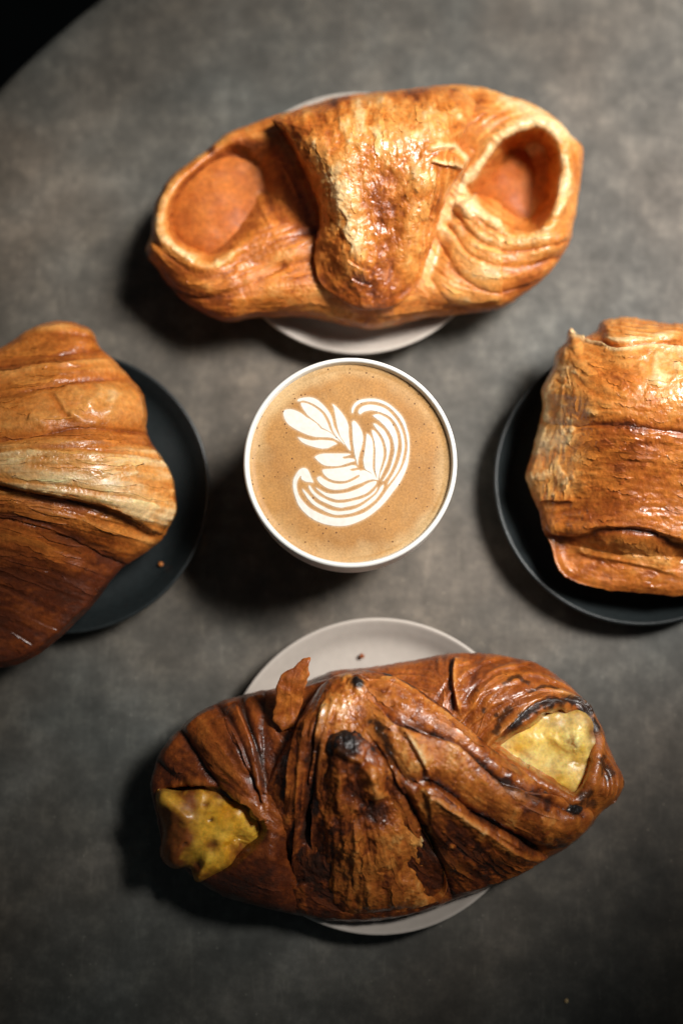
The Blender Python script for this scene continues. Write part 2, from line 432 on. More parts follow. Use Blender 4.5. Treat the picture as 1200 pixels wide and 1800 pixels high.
def plain(name, col, rough=0.4, spec=0.5, bump=0.0, bscale=300.0, var=0.0):
    m, nt, b = mat_new(name); L = nt.links
    tc = N(nt, 'ShaderNodeTexCoord'); n = N(nt, 'ShaderNodeTexNoise', i_Scale=bscale, i_Detail=5.0)
    L.new(tc.outputs['Object'], n.inputs['Vector'])
    mr = N(nt, 'ShaderNodeMapRange', i_1=0.3, i_2=0.7, i_3=1 - var, i_4=1 + var); L.new(n.outputs[0], mr.inputs[0])
    mx = N(nt, 'ShaderNodeMix', data_type='RGBA', blend_type='MULTIPLY', i_0=1.0); mx.inputs[6].default_value = (*col, 1)
    L.new(mr.outputs[0], mx.inputs[7]); L.new(mx.outputs[2], b.inputs['Base Color'])
    b.inputs['Roughness'].default_value = rough; b.inputs['Specular IOR Level'].default_value = spec
    if bump:
        bp = N(nt, 'ShaderNodeBump', i_Strength=bump, i_Distance=0.0006); L.new(n.outputs[0], bp.inputs['Height']); L.new(bp.outputs[0], b.inputs['Normal'])
    return m
M_white = plain('white_glaze', (0.87, 0.87, 0.82), 0.30, 0.5, 0.03, 120, 0.03)
M_cream = plain('blush_stoneware', (0.47, 0.42, 0.37), 0.42, 0.4, 0.08, 250, 0.04)
M_black = plain('black_stoneware', (0.014, 0.018, 0.019), 0.36, 0.5, 0.10, 400, 0.15)
M_foam = plain('milk_foam', (0.72, 0.68, 0.61), 0.55, 0.3, 0.05, 500, 0.08)
M_floor = plain('dark_floor', (0.02, 0.02, 0.018), 0.7, 0.3, 0, 20, 0.3)

def table_material():
    m, nt, b = mat_new('mottled_grey_laminate'); L = nt.links
    tc = N(nt, 'ShaderNodeTexCoord')
    def nz(scale, detail, rough, dist=0.0, vec=None):
        n = N(nt, 'ShaderNodeTexNoise', i_Scale=scale, i_Detail=detail, i_Roughness=rough, i_Distortion=dist)
        L.new(vec if vec else tc.outputs['Object'], n.inputs['Vector']); return n
    n1 = nz(14, 10, 0.66, 0.1); n2 = nz(70, 12, 0.74, 0.0); n3 = nz(6, 3, 0.5, 0.3)
    mp = N(nt, 'ShaderNodeMapping'); mp.inputs['Rotation'].default_value = (0, 0, 0.9); mp.inputs['Scale'].default_value = (1, 0.16, 1)
    L.new(tc.outputs['Object'], mp.inputs[0]); n4 = nz(330, 4, 0.6, 0.2, mp.outputs[0])
    r1 = ramp(nt, [(0.30, (0.054, 0.050, 0.044)), (0.50, (0.096, 0.089, 0.079)), (0.72, (0.172, 0.160, 0.145))]); L.new(n1.outputs[0], r1.inputs[0])
    r2 = ramp(nt, [(0.32, (0.56, 0.57, 0.56)), (0.50, (0.86, 0.86, 0.86)), (0.68, (1.42, 1.40, 1.36))]); L.new(n2.outputs[0], r2.inputs[0])
    r3 = ramp(nt, [(0.36, (0.90, 1.0, 1.02)), (0.60, (1.12, 1.0, 0.88))]); L.new(n3.outputs[0], r3.inputs[0])
    r4 = ramp(nt, [(0.58, (1, 1, 1)), (0.80, (1.55, 1.54, 1.52))]); L.new(n4.outputs[0], r4.inputs[0])
    rs = [r2, r3, r4]
    for ang, sc, lo in ((-0.75, 260, 0.66), (0.35, 190, 0.68), (1.25, 230, 0.69)):
        mq = N(nt, 'ShaderNodeMapping'); mq.inputs['Rotation'].default_value = (0, 0, ang); mq.inputs['Scale'].default_value = (1, 0.045, 1)
        L.new(tc.outputs['Object'], mq.inputs[0]); q = nz(sc, 3, 0.55, 0.15, mq.outputs[0])
        rq = ramp(nt, [(lo, (1, 1, 1)), (lo + 0.12, (1.35, 1.34, 1.32))]); L.new(q.outputs[0], rq.inputs[0]); rs.append(rq)
    vo = N(nt, 'ShaderNodeTexVoronoi', i_Scale=150.0); L.new(tc.outputs['Object'], vo.inputs['Vector'])
    rv = ramp(nt, [(0.045, (2.2, 2.2, 2.15)), (0.075, (1, 1, 1))]); L.new(vo.outputs['Distance'], rv.inputs[0]); rs.append(rv)
    cur = r1.outputs[0]
    for r in rs:
        mx = N(nt, 'ShaderNodeMix', data_type='RGBA', blend_type='MULTIPLY', i_0=1.0); L.new(cur, mx.inputs[6]); L.new(r.outputs[0], mx.inputs[7]); cur = mx.outputs[2]
    L.new(cur, b.inputs['Base Color'])
    rr = N(nt, 'ShaderNodeMapRange', i_1=0.3, i_2=0.7, i_3=0.62, i_4=0.46); L.new(n2.outputs[0], rr.inputs[0]); L.new(rr.outputs[0], b.inputs['Roughness'])
    bp = N(nt, 'ShaderNodeBump', i_Strength=0.12, i_Distance=0.0008); L.new(n2.outputs[0], bp.inputs['Height']); L.new(bp.outputs[0], b.inputs['Normal'])
    b.inputs['Specular IOR Level'].default_value = 0.35
    return m
M_table = table_material()

# ------------------------------------------------------------------ lathe
def lathe(name, prof, mat, parent, centre, n=160, sm=True):
    """prof: (radius cm, height cm) from inside centre out and back under; closed at the axis"""
    prof = np.array(prof, float) * 0.01
    th = np.linspace(0, 2 * math.pi, n, endpoint=False); V = []
    for r, z in prof:
        r = max(r, 1e-5)
        V.append(np.stack([centre[0] + r * np.cos(th), centre[1] + r * np.sin(th), np.full(n, centre[2] + z)], -1))
    V = np.concatenate(V); F4 = ring_faces(len(prof), n)
    a = len(V); V = np.vstack([V, V[:n].mean(0), V[-n:].mean(0)])
    j = np.arange(n); k = (j + 1) % n; e = (len(prof) - 1) * n
    F3 = np.concatenate([np.stack([np.full(n, a), j, k], -1), np.stack([np.full(n, a + 1), e + k, e + j], -1)])
    me = mesh_np(name, put(parent, V) if parent else V, F4, F3)
    bm = bmesh.new(); bm.from_mesh(me); bmesh.ops.recalc_face_normals(bm, faces=bm.faces); bm.to_mesh(me); bm.free()
    return link(name, me, mat, parent)
def curve_prof(P, sub=5): return smooth_line(P, False, sub)

# ------------------------------------------------------------------ setting
def setting():
    c = (0.164, -0.081)
    o = lathe('table_top', [(0.01, 0), (20, 0), (44.2, 0), (44.6, -0.08), (44.9, -0.3), (45, -0.7), (45, -2.0), (44.7, -2.3), (20, -2.4), (0.01, -2.4)], M_table, None, (0, 0, 0), 256)
    o.location = (c[0], c[1], 0); o['kind'] = 'structure'
    o['label'] = 'round dark grey mottled stone look table top'
    me = bpy.data.meshes.new('floor'); s = 12.0
    me.from_pydata([(-s, -s, 0), (s, -s, 0), (s, s, 0), (-s, s, 0)], [], [(0, 1, 2, 3)])
    f = link('floor', me, M_floor); f.location = (0, 0, -0.74); f['kind'] = 'structure'
setting()

# ------------------------------------------------------------------ plates
def plate(px, py, rpx, rim_z, label, mat, name='plate', flare=1.0):
    c = at(px, py, rim_z); e = at(px + rpx, py, rim_z); R = (e[0] - c[0]) * 100
    o = lathe(name, curve_prof([(0.01, 0.55), (R * 0.45, 0.55), (R * 0.70, 0.60), (R * 0.84, 0.80), (R * 0.93, rim_z - 0.30), (R * 0.972, rim_z - 0.05), (R * 0.988, rim_z), (R, rim_z - 0.06),
              (R * 0.995, rim_z - 0.22), (R * 0.95, rim_z - 0.75), (R * 0.80, 0.28), (R * 0.62, 0.10), (R * 0.60, 0.0), (R * 0.56, 0.0), (R * 0.55, 0.15), (0.01, 0.18)]), mat, None, (0, 0, 0), 200)
    o.location = (c[0], c[1], 0.0)
    o['label'] = label; o['category'] = 'plate'; o['group'] = 'small round plates under the pastries'
    return o
plate(628, 389, 239, 1.6, 'pale blush plate under the apricot filled pastry, beyond the coffee cup', M_cream)
plate(664, 1361, 275, 1.6, 'pale blush plate under the dark pastry with cheese filling', M_cream)
plate(118, 862, 251, 1.6, 'black plate under the curved croissant at the left', M_black)
plate(1121, 846, 253, 1.6, 'black plate under the glossy rectangular pastry at the right', M_black)

# ------------------------------------------------------------------ cup of coffee
QUAD = {1: (490, 690), 2: (600, 690), 3: (505, 800), 4: (600, 800)}
PETALS = [
 [(1, [(80,310),(110,280),(180,270),(270,290),(370,340),(440,395),(520,440),(600,495),(650,545),(690,590),(760,615),(850,665),(930,735),(1000,800),(930,768),(860,735),(740,725),(600,720),(480,690),(380,650),(260,590),(160,520),(100,440),(75,360)])],
 [(1, [(370,165),(450,175),(540,215),(630,275),(705,345),(755,425),(790,500),(815,570),(860,650),(920,720),(840,645),(760,600),(700,570),(650,515),(570,450),(490,390),(430,320),(375,230),(358,185)])],
 [(1, [(300,130),(330,100),(420,80),(520,80),(610,110),(700,180),(780,270),(840,360),(870,450),(890,540),(930,620),(980,710),(1040,800),(1070,850),(1000,785),(930,710),(880,630),(855,560),(835,490),(795,400),(740,320),(660,250),(570,190),(470,148),(390,130),(330,145)])],
 [(1, [(870,190),(920,220),(980,280),(1050,370),(1100,460),(1130,560),(1130,660),(1140,760),(1150,840),(1165,940),(1130,920),(1090,860),(1040,780),(995,710),(965,620),(940,520),(922,420),(905,320),(890,250)])],
 [(1, [(310,730),(360,735),(440,760),(540,780),(660,770),(780,775),(880,790),(940,830),(880,860),(800,900),(700,910),(600,890),(500,860),(420,830),(360,790)])],
 [(1, [(580,1050),(640,1010),(740,990),(880,990),(1000,990),(1100,990),(1160,1000),(1110,1025),(1035,1045),(1060,1075),(1130,1068),(1220,1080)]), (3, [(1090,95),(1040,110),(950,140),(860,170),(760,180),(640,175),(570,150),(500,100),(450,45)])],
 [(3, [(570,240),(640,225),(740,220),(860,205),(950,190),(1040,165),(1100,172),(1130,200),(1060,215),(1010,235),(1060,258),(1170,240),(1170,310),(1120,330),(1080,355),(1000,395),(930,418),(850,420),(760,412),(690,388),(620,340),(580,290)])],
 [(3, [(480,370),(530,345),(600,395),(680,435),(760,460),(860,468),(950,456),(1030,428),(1110,388)]), (4, [(290,345),(285,300),(310,255),(380,250),(430,270),(500,310),(550,350),(600,400),(500,395),(420,410),(340,445),(270,470),(180,500)]), (3, [(960,540),(850,560),(740,560),(660,540),(580,495),(520,450),(490,410)])],
 [(3, [(460,530),(540,570),(620,610),(720,630),(850,625),(960,610),(1060,580)]), (4, [(270,545),(340,510),(420,460),(500,430),(565,425),(550,480),(480,555),(400,620),(300,660),(200,690),(100,710),(0,722)]), (3, [(800,722),(720,702),(640,672),(580,635),(520,590)])],
 [(3, [(360,490),(400,545),(450,605),(520,660),(600,705),(700,752),(800,775),(900,775),(1000,758),(1090,735)]), (4, [(300,715),(400,675),(480,625),(540,565),(575,520),(560,580),(500,645),(400,715),(330,760),(250,800),(150,825),(60,842)]), (3, [(877,855),(780,840),(700,810),(600,765),(520,725),(440,660),(380,590),(345,520)])],
 [(3, [(250,555),(300,595),(360,660),(440,750),(520,802),(620,855),(700,890),(800,910)]), (4, [(0,912),(100,900),(200,880),(300,835),(400,768),(480,705),(560,635),(600,575),(630,520),(680,480),(670,550),(620,630),(560,710),(480,780),(400,838),(300,890),(200,930),(100,955),(0,966)]), (3, [(800,970),(720,955),(640,925),(560,885),(470,835),(400,785),(330,705),(290,640),(255,590)])],
 [(3, [(420,440),(390,370),(350,270),(310,220),(250,210),(190,240),(140,310),(100,390),(90,480),(100,580),(130,680),(170,790),(230,880),(310,960),(400,1030),(520,1090),(650,1130),(800,1150)]),
  (4, [(73,1145),(200,1110),(320,1060),(430,1000),(540,920),(640,830),(740,720),(830,600),(930,470),(1000,340),(1050,220),(1080,110),(1095,0)]),
  (2, [(1100,950),(1100,830),(1090,700),(1060,580),(1020,460),(950,350),(860,260),(760,180),(660,130),(540,100),(420,100),(300,120),(220,170),(170,250),(165,320),(185,330),(210,260),(260,200),(340,160),(450,145),(560,150),(660,180),(760,230),(860,320),(940,420),(1000,530),(1040,650),(1065,780),(1070,900),(1050,1030)]),
  (4, [(1030,90),(990,190),(940,280),(880,370),(800,480),(720,590),(650,690),(570,780),(480,858),(380,928),(250,980),(100,1012)]),
  (3, [(877,1022),(760,1018),(650,992),(550,958),(440,905),(350,850),(270,770),(200,680),(165,590),(150,500),(165,410),(215,335),(230,390),(300,430),(370,440)])],
 [(2, [(280,340),(275,290),(330,230),(420,200),(520,200),(640,230),(740,280),(830,370),(900,460),(960,570),(1000,690),(1020,820),(1015,930),(995,1040)]), (4, [(970,130),(930,230),(870,330),(800,420),(745,480),(780,400),(830,320),(880,220),(920,125)]), (2, [(955,1030),(980,900),(975,800),(955,680),(915,570),(855,470),(785,395),(695,345),(600,312),(480,290),(370,310),(310,350)])],
 [(2, [(510,370),(600,350),(690,390),(770,440),(830,530),(880,630),(908,740),(913,850),(895,970),(870,1080)]), (4, [(850,130),(812,225),(765,315),(700,400),(665,420),(710,350),(765,260),(800,170),(825,80)]), (2, [(840,1040),(858,950),(850,850),(825,740),(775,640),(705,550),(625,470),(550,410)])],
 [(2, [(515,510),(560,510),(630,560),(695,620),(750,720),(782,820),(782,930),(760,1050)]), (4, [(735,130),(705,200),(670,280),(620,385),(625,310),(665,220),(695,130)]), (2, [(718,1080),(730,1000),(728,920),(705,830),(675,740),(625,660),(560,580)])],
 [(2, [(490,620),(530,620),(590,690),(640,780),(670,880),(680,990),(665,1100)]), (4, [(640,180),(615,270),(592,390),(562,320),(545,240),(545,150),(545,60)]), (2, [(548,1000),(545,900),(532,800),(512,720)])],
 [(2, [(410,670),(450,690),(490,750),(508,830),(513,950),(508,1080)]), (4, [(505,150),(510,230),(540,320),(575,390),(480,290),(400,240),(372,200),(355,100)]), (2, [(352,1090),(372,980),(387,870),(397,760)])],
 [(2, [(170,480),(210,460),(260,510),(310,590),(345,690),(345,800),(320,900),(290,1000),(270,1100),(262,1180),(240,1100),(215,1000),(200,900),(185,800),(180,680),(175,570)])],
]
CUP_PX = (615.3, 811.0); CUP_H = 6.9
def coffee_material():
    m, nt, b = mat_new('crema'); L = nt.links
    tc = N(nt, 'ShaderNodeTexCoord'); a = N(nt, 'ShaderNodeAttribute', attribute_name='Col')
    n1 = N(nt, 'ShaderNodeTexNoise', i_Scale=1100.0, i_Detail=3.0, i_Roughness=0.7); L.new(tc.outputs['Object'], n1.inputs['Vector'])
    vo = N(nt, 'ShaderNodeTexVoronoi', i_Scale=520.0); L.new(tc.outputs['Object'], vo.inputs['Vector'])
    wn = N(nt, 'ShaderNodeMath', operation='GREATER_THAN', i_1=0.70); L.new(vo.outputs['Color'], wn.inputs[0])
    ds = N(nt, 'ShaderNodeMath', operation='LESS_THAN', i_1=0.20); L.new(vo.outputs['Distance'], ds.inputs[0])
    mk = N(nt, 'ShaderNodeMath', operation='MULTIPLY'); L.new(wn.outputs[0], mk.inputs[0]); L.new(ds.outputs[0], mk.inputs[1])
    mr = N(nt, 'ShaderNodeMapRange', i_1=0.3, i_2=0.7, i_3=0.78, i_4=1.2); L.new(n1.outputs[0], mr.inputs[0])
    mx = N(nt, 'ShaderNodeMix', data_type='RGBA', blend_type='MULTIPLY', i_0=1.0); L.new(a.outputs['Color'], mx.inputs[6]); L.new(mr.outputs[0], mx.inputs[7])
    m2 = N(nt, 'ShaderNodeMix', data_type='RGBA'); L.new(mk.outputs[0], m2.inputs[0]); L.new(mx.outputs[2], m2.inputs[6]); m2.inputs[7].default_value = (0.11, 0.045, 0.014, 1)
    L.new(m2.outputs[2], b.inputs['Base Color']); b.inputs['Roughness'].default_value = 0.5; b.inputs['Specular IOR Level'].default_value = 0.3
    bp = N(nt, 'ShaderNodeBump', i_Strength=0.15, i_Distance=0.0004); L.new(n1.outputs[0], bp.inputs['Height']); L.new(bp.outputs[0], b.inputs['Normal'])
    return m
def cup():
    c = at(*CUP_PX, CUP_H); Rr = (at(CUP_PX[0] + 188.0, CUP_PX[1], CUP_H)[0] - c[0]) * 100
    t = thing('coffee_cup', 'handleless white cup of latte with leaf shaped milk art', 'cup', (c[0], c[1], 0))
    H = CUP_H; o = (c[0], c[1], 0)
    zs = H - 0.34      # coffee level
    lathe('cup_wall', curve_prof([(0.01, 0.9), (1.6, 0.9), (2.7, 1.5), (3.5, 2.6), (Rr - 0.42, 4.4), (Rr - 0.30, H - 0.6), (Rr - 0.23, H - 0.14), (Rr - 0.16, H - 0.015), (Rr - 0.06, H - 0.03), (Rr, H - 0.14),
          (Rr + 0.0, H - 0.40), (Rr - 0.015, H - 0.62), (Rr - 0.06, H - 0.68), (Rr - 0.03, H - 0.76), (Rr - 0.03, H - 1.6), (Rr - 0.06, H - 2.8), (Rr - 0.32, H - 4.1), (Rr - 0.95, H - 5.3), (2.75, 0.75), (2.55, 0.5)]), M_white, t, o, 220)
    lathe('foot_ring', [(0.01, 0.7), (2.5, 0.7), (2.62, 0.6), (2.60, 0.08), (2.52, 0.0), (2.3, 0.0), (2.2, 0.1), (2.15, 0.35), (0.01, 0.4)], M_white, t, o, 120)
    # coffee surface: fine disc, slight meniscus
    Rc = Rr - 0.27; nr, na = 170, 380
    th = np.linspace(0, 2 * math.pi, na, endpoint=False); rr = np.linspace(0.004, 1, nr)
    X = (rr[:, None] * np.cos(th) * Rc).ravel(); Y = (rr[:, None] * np.sin(th) * Rc).ravel(); rho = np.repeat(rr, na)
    Z = zs + 0.05 * sstep(0.93, 1.0, rho) + 0.004 * fbm(X * 3, Y * 3, 4, 3)
    V = np.stack([c[0] + X * 0.01, c[1] + Y * 0.01, Z * 0.01], -1)
    n = fbm(X * 0.7, Y * 0.7, 8, 4); n2 = fbm(X * 2.2, Y * 2.2, 12, 3)
    base = np.array([0.44, 0.215, 0.060]); pale = np.array([0.60, 0.43, 0.22]); dark = np.array([0.35, 0.150, 0.036])
    ang = np.arctan2(Y, X)
    k = np.clip(sstep(0.80, 0.99, rho + 0.12 * n) * (0.30 + 0.45 * np.exp(-((ang + 0.75) / 0.7) ** 2) + 0.35 * np.exp(-((ang - 2.3) / 0.7) ** 2)) + 0.10 * n2, 0, 1)[:, None]
    d = np.clip(0.35 + 0.9 * n - k[:, 0], 0, 1)[:, None] * 0.6
    col = base * (1 - d) + dark * d; col = col * (1 - k) + pale * k
    rg = (0.35 * np.exp(-((rho - 0.955) / 0.012) ** 2) * np.clip(0.5 + 1.2 * fbm(np.cos(ang) * 3, np.sin(ang) * 3, 31, 3), 0, 1))[:, None]; col = col * (1 - rg) + np.array([0.42, 0.19, 0.045]) * rg
    col = col * (1 + 0.16 * fbm(X * 1.3 + 9, Y * 1.3, 41, 5))[:, None]
    # milk bleeding into the crema round every petal
    polys = []
    for parts in PETALS:
        P = []
        for q, pts in parts:
            ox, oy = QUAD[q]; P += [(ox + x / 9.2308, oy + y / 9.2308) for x, y in pts]
        P = smooth_line(P, True, 2); w = at(P[:, 0], P[:, 1], zs); polys.append((w[:, :2] - c[:2]) * 100)
    halo = np.zeros(len(X))
    for w in polys:
        dd = line_dist(X, Y, np.vstack([w, w[:1]]), 0.22)[0]; halo = np.maximum(halo, np.exp(-(dd / 0.050) ** 1.3))
    hk = (0.62 * halo)[:, None]; col = col * (1 - hk) + np.array([0.66, 0.52, 0.36]) * hk
    F4 = ring_faces(nr, na); a = len(V); V = np.vstack([V, V[:na].mean(0)]); col = np.vstack([col, col[0]])
    j = np.arange(na); F3 = np.stack([np.full(na, a), j, (j + 1) % na], -1)
    me = mesh_np('coffee', put(t, V), F4, F3, col)
    bm = bmesh.new(); bm.from_mesh(me); bmesh.ops.recalc_face_normals(bm, faces=bm.faces)
    if sum(f.normal.z for f in bm.faces) < 0: bmesh.ops.reverse_faces(bm, faces=bm.faces)
    bm.to_mesh(me); bm.free()
    cof = link('coffee', me, coffee_material(), t)
    cof['label'] = 'tan crema with fine bubbles and white leaf pattern'
    for i, parts in enumerate(PETALS):
        P = []
        for q, pts in parts:
            ox, oy = QUAD[q]; P += [(ox + x / 9.2308, oy + y / 9.2308) for x, y in pts]
        P = smooth_line(P, True, 3)
        lift = 0.010 + 0.0006 * i
        Wt = put(t, at(P[:, 0], P[:, 1], zs + lift))
        bm = bmesh.new()
        vs = [bm.verts.new(v) for v in Wt]
        f = bm.faces.new(vs)
        if f.normal.z == 0: f.normal_update()
        f.normal_update()
        if f.normal.z < 0: f.normal_flip()
        ex = bmesh.ops.extrude_face_region(bm, geom=[f])
        lo = [v for v in ex['geom'] if isinstance(v, bmesh.types.BMVert)]
        # new verts become the top; old face goes down into the crema
        for v in vs: v.co.z -= 0.0004
        bmesh.ops.triangulate(bm, faces=[g for g in bm.faces if len(g.verts) > 4])
        bmesh.ops.recalc_face_normals(bm, faces=bm.faces)
        me = bpy.data.meshes.new('foam_petal'); bm.to_mesh(me); bm.free()
        link('foam_petal', me, M_foam, cof)
cup()

# ------------------------------------------------------------------ pastry: apricot knot (far)
def generic_tone(base, k=0.22, kh=-0.9, sc=38.0, seed=3, flaky=0.10):
    def f(X, Y, h):
        return base + k * fbm(X / sc, Y / sc, seed, 4) + flaky * fbm(X / 9, Y / 9, seed + 11, 3) + kh * 0.0 * h
    return f
def flakes(s, amp=0.05, sc=12.0, seed=5, ang=0.0, stretch=1.0):
    ca, sa = math.cos(ang), math.sin(ang)
    u = (s.X * ca + s.Y * sa) / stretch; v = -s.X * sa + s.Y * ca
    r = ridged(u / sc, v / sc, seed, 3); f = fbm(u / (sc * 0.5), v / (sc * 0.5), seed + 9, 3)
    s.h += 0.38 * amp * (0.5 * r + 0.8 * f) + 0.6 * amp * fbm(s.X / 38, s.Y / 38, seed + 2, 2); s.b += -0.05 * r

def apricot_knot():
    c = at(645, 380, 0)
    t = thing('apricot_pastry', 'golden knotted pastry with two open ends of apricot filling, nearest the far table edge', 'pastry', (c[0], c[1], 0.0), 'filled knot pastries')
    out = [(258,448),(264,415),(268,385),(277,348),(300,312),(335,285),(370,260),(402,234),(440,219),(488,202),(540,186),(598,169),(650,164),(693,160),(740,154),(792,149),(815,150),(850,155),(899,171),(940,185),(983,215),(1003,240),(1022,255),(1025,275),(1019,325),(1010,384),(998,432),(966,478),(925,513),(878,542),(830,551),(776,556),(730,563),(690,573),(653,579),(610,573),(570,563),(530,557),(480,557),(440,559),(400,565),(360,551),(320,526),(295,500),(278,474)]
    holeL = [(372,264),(335,294),(306,328),(290,362),(284,392),(292,418),(314,440),(345,460),(370,464),(392,453),(425,430),(470,410),(520,420),(556,430),(566,385),(548,330),(526,285),(500,244),(462,232),(410,244)]
    jamL = [(372,276),(330,300),(300,340),(286,384),(292,414),(316,438),(347,458),(372,460),(400,444),(440,418),(480,385),(500,350),(480,310),(430,280)]
    holeR = [(873,248),(913,226),(946,221),(970,236),(984,262),(987,303),(981,347),(966,384),(946,408),(917,412),(893,408),(873,391),(840,373),(818,366),(808,342),(836,303),(858,274)]
    hL = smooth_line(holeL, True, 4); hR = smooth_line(holeR, True, 4)
    def top(X, Y):
        z = 4.35 - 0.6 * np.exp(-(((X - 690) / 145) ** 4 + ((Y - 390) / 150) ** 4))
        z = z + 0.7 * np.exp(-(((X - 890) / 130) ** 2 + ((Y - 190) / 60) ** 2))
        a = poly_sd(X, Y, hL); b = poly_sd(X, Y, hR)
        z = z - 1.55 * sstep(-3, 28 + 75 * sstep(400, 500, X), a) - 2.4 * sstep(-4, 34, b)
        # soft hollow between the lower-left pillow and the left cup
        z = z - 0.35 * np.exp(-(((X - 470) / 60) ** 2 + ((Y - 470) / 26) ** 2))
        return z
    fl0 = Flow((230, 120, 1060, 610), [
        [(270,430),(300,470),(350,490),(420,470),(520,430)], [(280,480),(340,530),(430,535),(560,530),(650,560)], [(350,510),(430,490),(520,450)],
        [(790,360),(830,410),(890,430),(960,425),(1000,380)], [(770,400),(810,460),(880,490),(950,470)], [(740,480),(780,520),(860,530),(930,500)], [(800,350),(850,390),(910,420),(975,405)],
        [(1015,380),(1018,300),(1000,240),(930,195),(860,180)], [(820,300),(850,250),(905,205),(960,210),(1000,250)], [(780,200),(830,170),(900,180)], [(650,570),(720,555),(790,540)],
        [(268,400),(280,345),(320,295),(370,262)], [(420,235),(500,200),(600,172)], [(500,250),(520,300),(545,370)], [(440,250),(480,300),(510,380)]])
    def sc(s):
        flakes(s, 0.03, 17, 3)
        grain(s, fl0, 0.010, 0.028, 0.024, 5, 5.0, 18.0, 30, 60, 0.025)
        peel(s, 36, 0.25, 0.025, -0.08, 6, -0.08); peel(s, 22, 0.40, 0.02, 0.12, 9, -0.05)
        a = poly_sd(s.wx, s.wy, hL); b = poly_sd(s.wx, s.wy, hR); lm = sstep(440, 400, s.X)
        s.h += lm * 0.20 * np.exp(-((a + 7) / 8.0) ** 2); s.b += -0.20 * lm * (1 + fbm(s.X / 20, s.Y / 20, 78, 3)) * np.exp(-((a + 3) / 8.0) ** 2)
        rn = 1 + 0.8 * fbm(s.X / 18, s.Y / 18, 77, 3); s.h += 0.15 * rn * np.exp(-((b + 7) / 9.0) ** 2); s.b += -0.22 * rn * np.exp(-((b + 4) / 8.0) ** 2)
        s.b += 0.10 * sstep(2, 22, b) + 0.20 * sstep(2, 22, a)  # hollow walls tinted browner, adding painted shade inside the openings
        # dough folds running from the knot to the right end
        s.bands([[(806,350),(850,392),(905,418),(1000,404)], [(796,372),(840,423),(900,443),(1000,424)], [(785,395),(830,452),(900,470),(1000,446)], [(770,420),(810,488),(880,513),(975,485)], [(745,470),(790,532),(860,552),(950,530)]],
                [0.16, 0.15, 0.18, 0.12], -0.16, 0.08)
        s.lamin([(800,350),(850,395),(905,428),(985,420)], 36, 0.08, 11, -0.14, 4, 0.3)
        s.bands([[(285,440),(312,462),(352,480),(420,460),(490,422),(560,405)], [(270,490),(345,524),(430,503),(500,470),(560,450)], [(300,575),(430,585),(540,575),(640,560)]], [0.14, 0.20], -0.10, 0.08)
        s.ridge([(828,304),(804,350),(784,405),(764,468),(745,508)], 12, -0.22, -0.08)
        s.ridge([(865,165),(930,195),(985,228),(1016,262)], 14, 0.16, -0.24)
        s.lamin([(830,235),(870,205),(930,190),(985,225)], 22, 0.12, 13, -0.20, 21)
        s.spot((845,176), 14, 0.0, 0.32); s.spot((880,205), 16, 0.0, 0.22); s.spot((953,232), 5, 0, 0.5)
        s.spot((900,195), 80, 0, -0.16, 0, 0.5, 0.4); s.spot((1005,360), 40, 0, -0.12, 0, 0.4, 1.6); s.spot((1016,262), 12, 0.15, -0.15); s.spot((880,528), 46, 0, 0.22, 0, 0.5, -0.4); s.spot((930,488), 30, 0, 0.22, 0, 0.5, -0.7)  # first, wide spot paints a milky highlight on the top right
        s.spot((372,262), 9, 0.0, 0.45, 0.5); s.spot((255,448), 10, 0, 0.4, 0.6); s.spot((300,500), 40, 0, 0.14)
        s.spot((822,362), 14, 0.35, -0.30); s.spot((812,338), 11, 0.30, -0.3)
        s.spot((350,545), 60, 0, 0.14); s.spot((430,545), 70, 0, 0.10, 0, 0.4)
    def tone(X, Y, h):
        return 0.50 + 0.13 * fbm(X / 46, Y / 46, 3, 4) + 0.07 * fbm(X / 10, Y / 10, 14, 3) - 0.10 * sstep(650, 900, X) - 0.4 * h  # crust tinted paler to the right, browner on the shaded left
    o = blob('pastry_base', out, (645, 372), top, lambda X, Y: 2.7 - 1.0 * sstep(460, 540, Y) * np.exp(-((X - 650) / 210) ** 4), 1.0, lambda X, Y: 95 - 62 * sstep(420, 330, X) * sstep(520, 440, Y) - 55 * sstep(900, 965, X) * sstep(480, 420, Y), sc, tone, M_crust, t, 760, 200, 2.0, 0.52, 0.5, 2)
    crust_sheets(o, fl0, 130, (24, 80), (5, 13), 501, M_crust, lambda X, Y: (poly_sd(X, Y, hL) < -6) * (poly_sd(X, Y, hR) < -6) * 1.0)
    # central fold draped over the knot
    fo = [(553,457),(562,494),(597,526),(638,544),(678,541),(712,525),(735,497),(748,462),(769,396),(789,338),(818,296),(824,276),(806,256),(826,215),(838,178),(800,156),(740,156),(693,162),(650,166),(598,171),(540,188),(486,205),(478,214),(502,240),(520,272),(535,300),(550,335),(562,372),(556,420)]
    def ftop(X, Y):
        k = sstep(540, 250, Y)
        return 5.3 + 1.6 * k - 1.0 * sstep(270, 140, Y) - 0.35 * ((X - 655) / 150) ** 2 - 0.8 * ((X - 650) / 95) ** 2 * sstep(330, 520, Y) - 0.35 * sstep(440, 545, Y)
    fl1 = Flow((450, 130, 860, 570), [[(600,180),(600,300),(600,400),(610,520)], [(680,170),(685,300),(690,420),(680,530)], [(740,170),(750,270),(745,380),(725,490)], [(790,260),(780,320),(765,400),(745,460)],
        [(500,225),(530,280),(555,340)], [(550,195),(570,260),(575,340),(570,440)], [(580,500),(640,530),(700,515)], [(770,190),(800,230)], [(750,272),(790,265),(820,280)]])
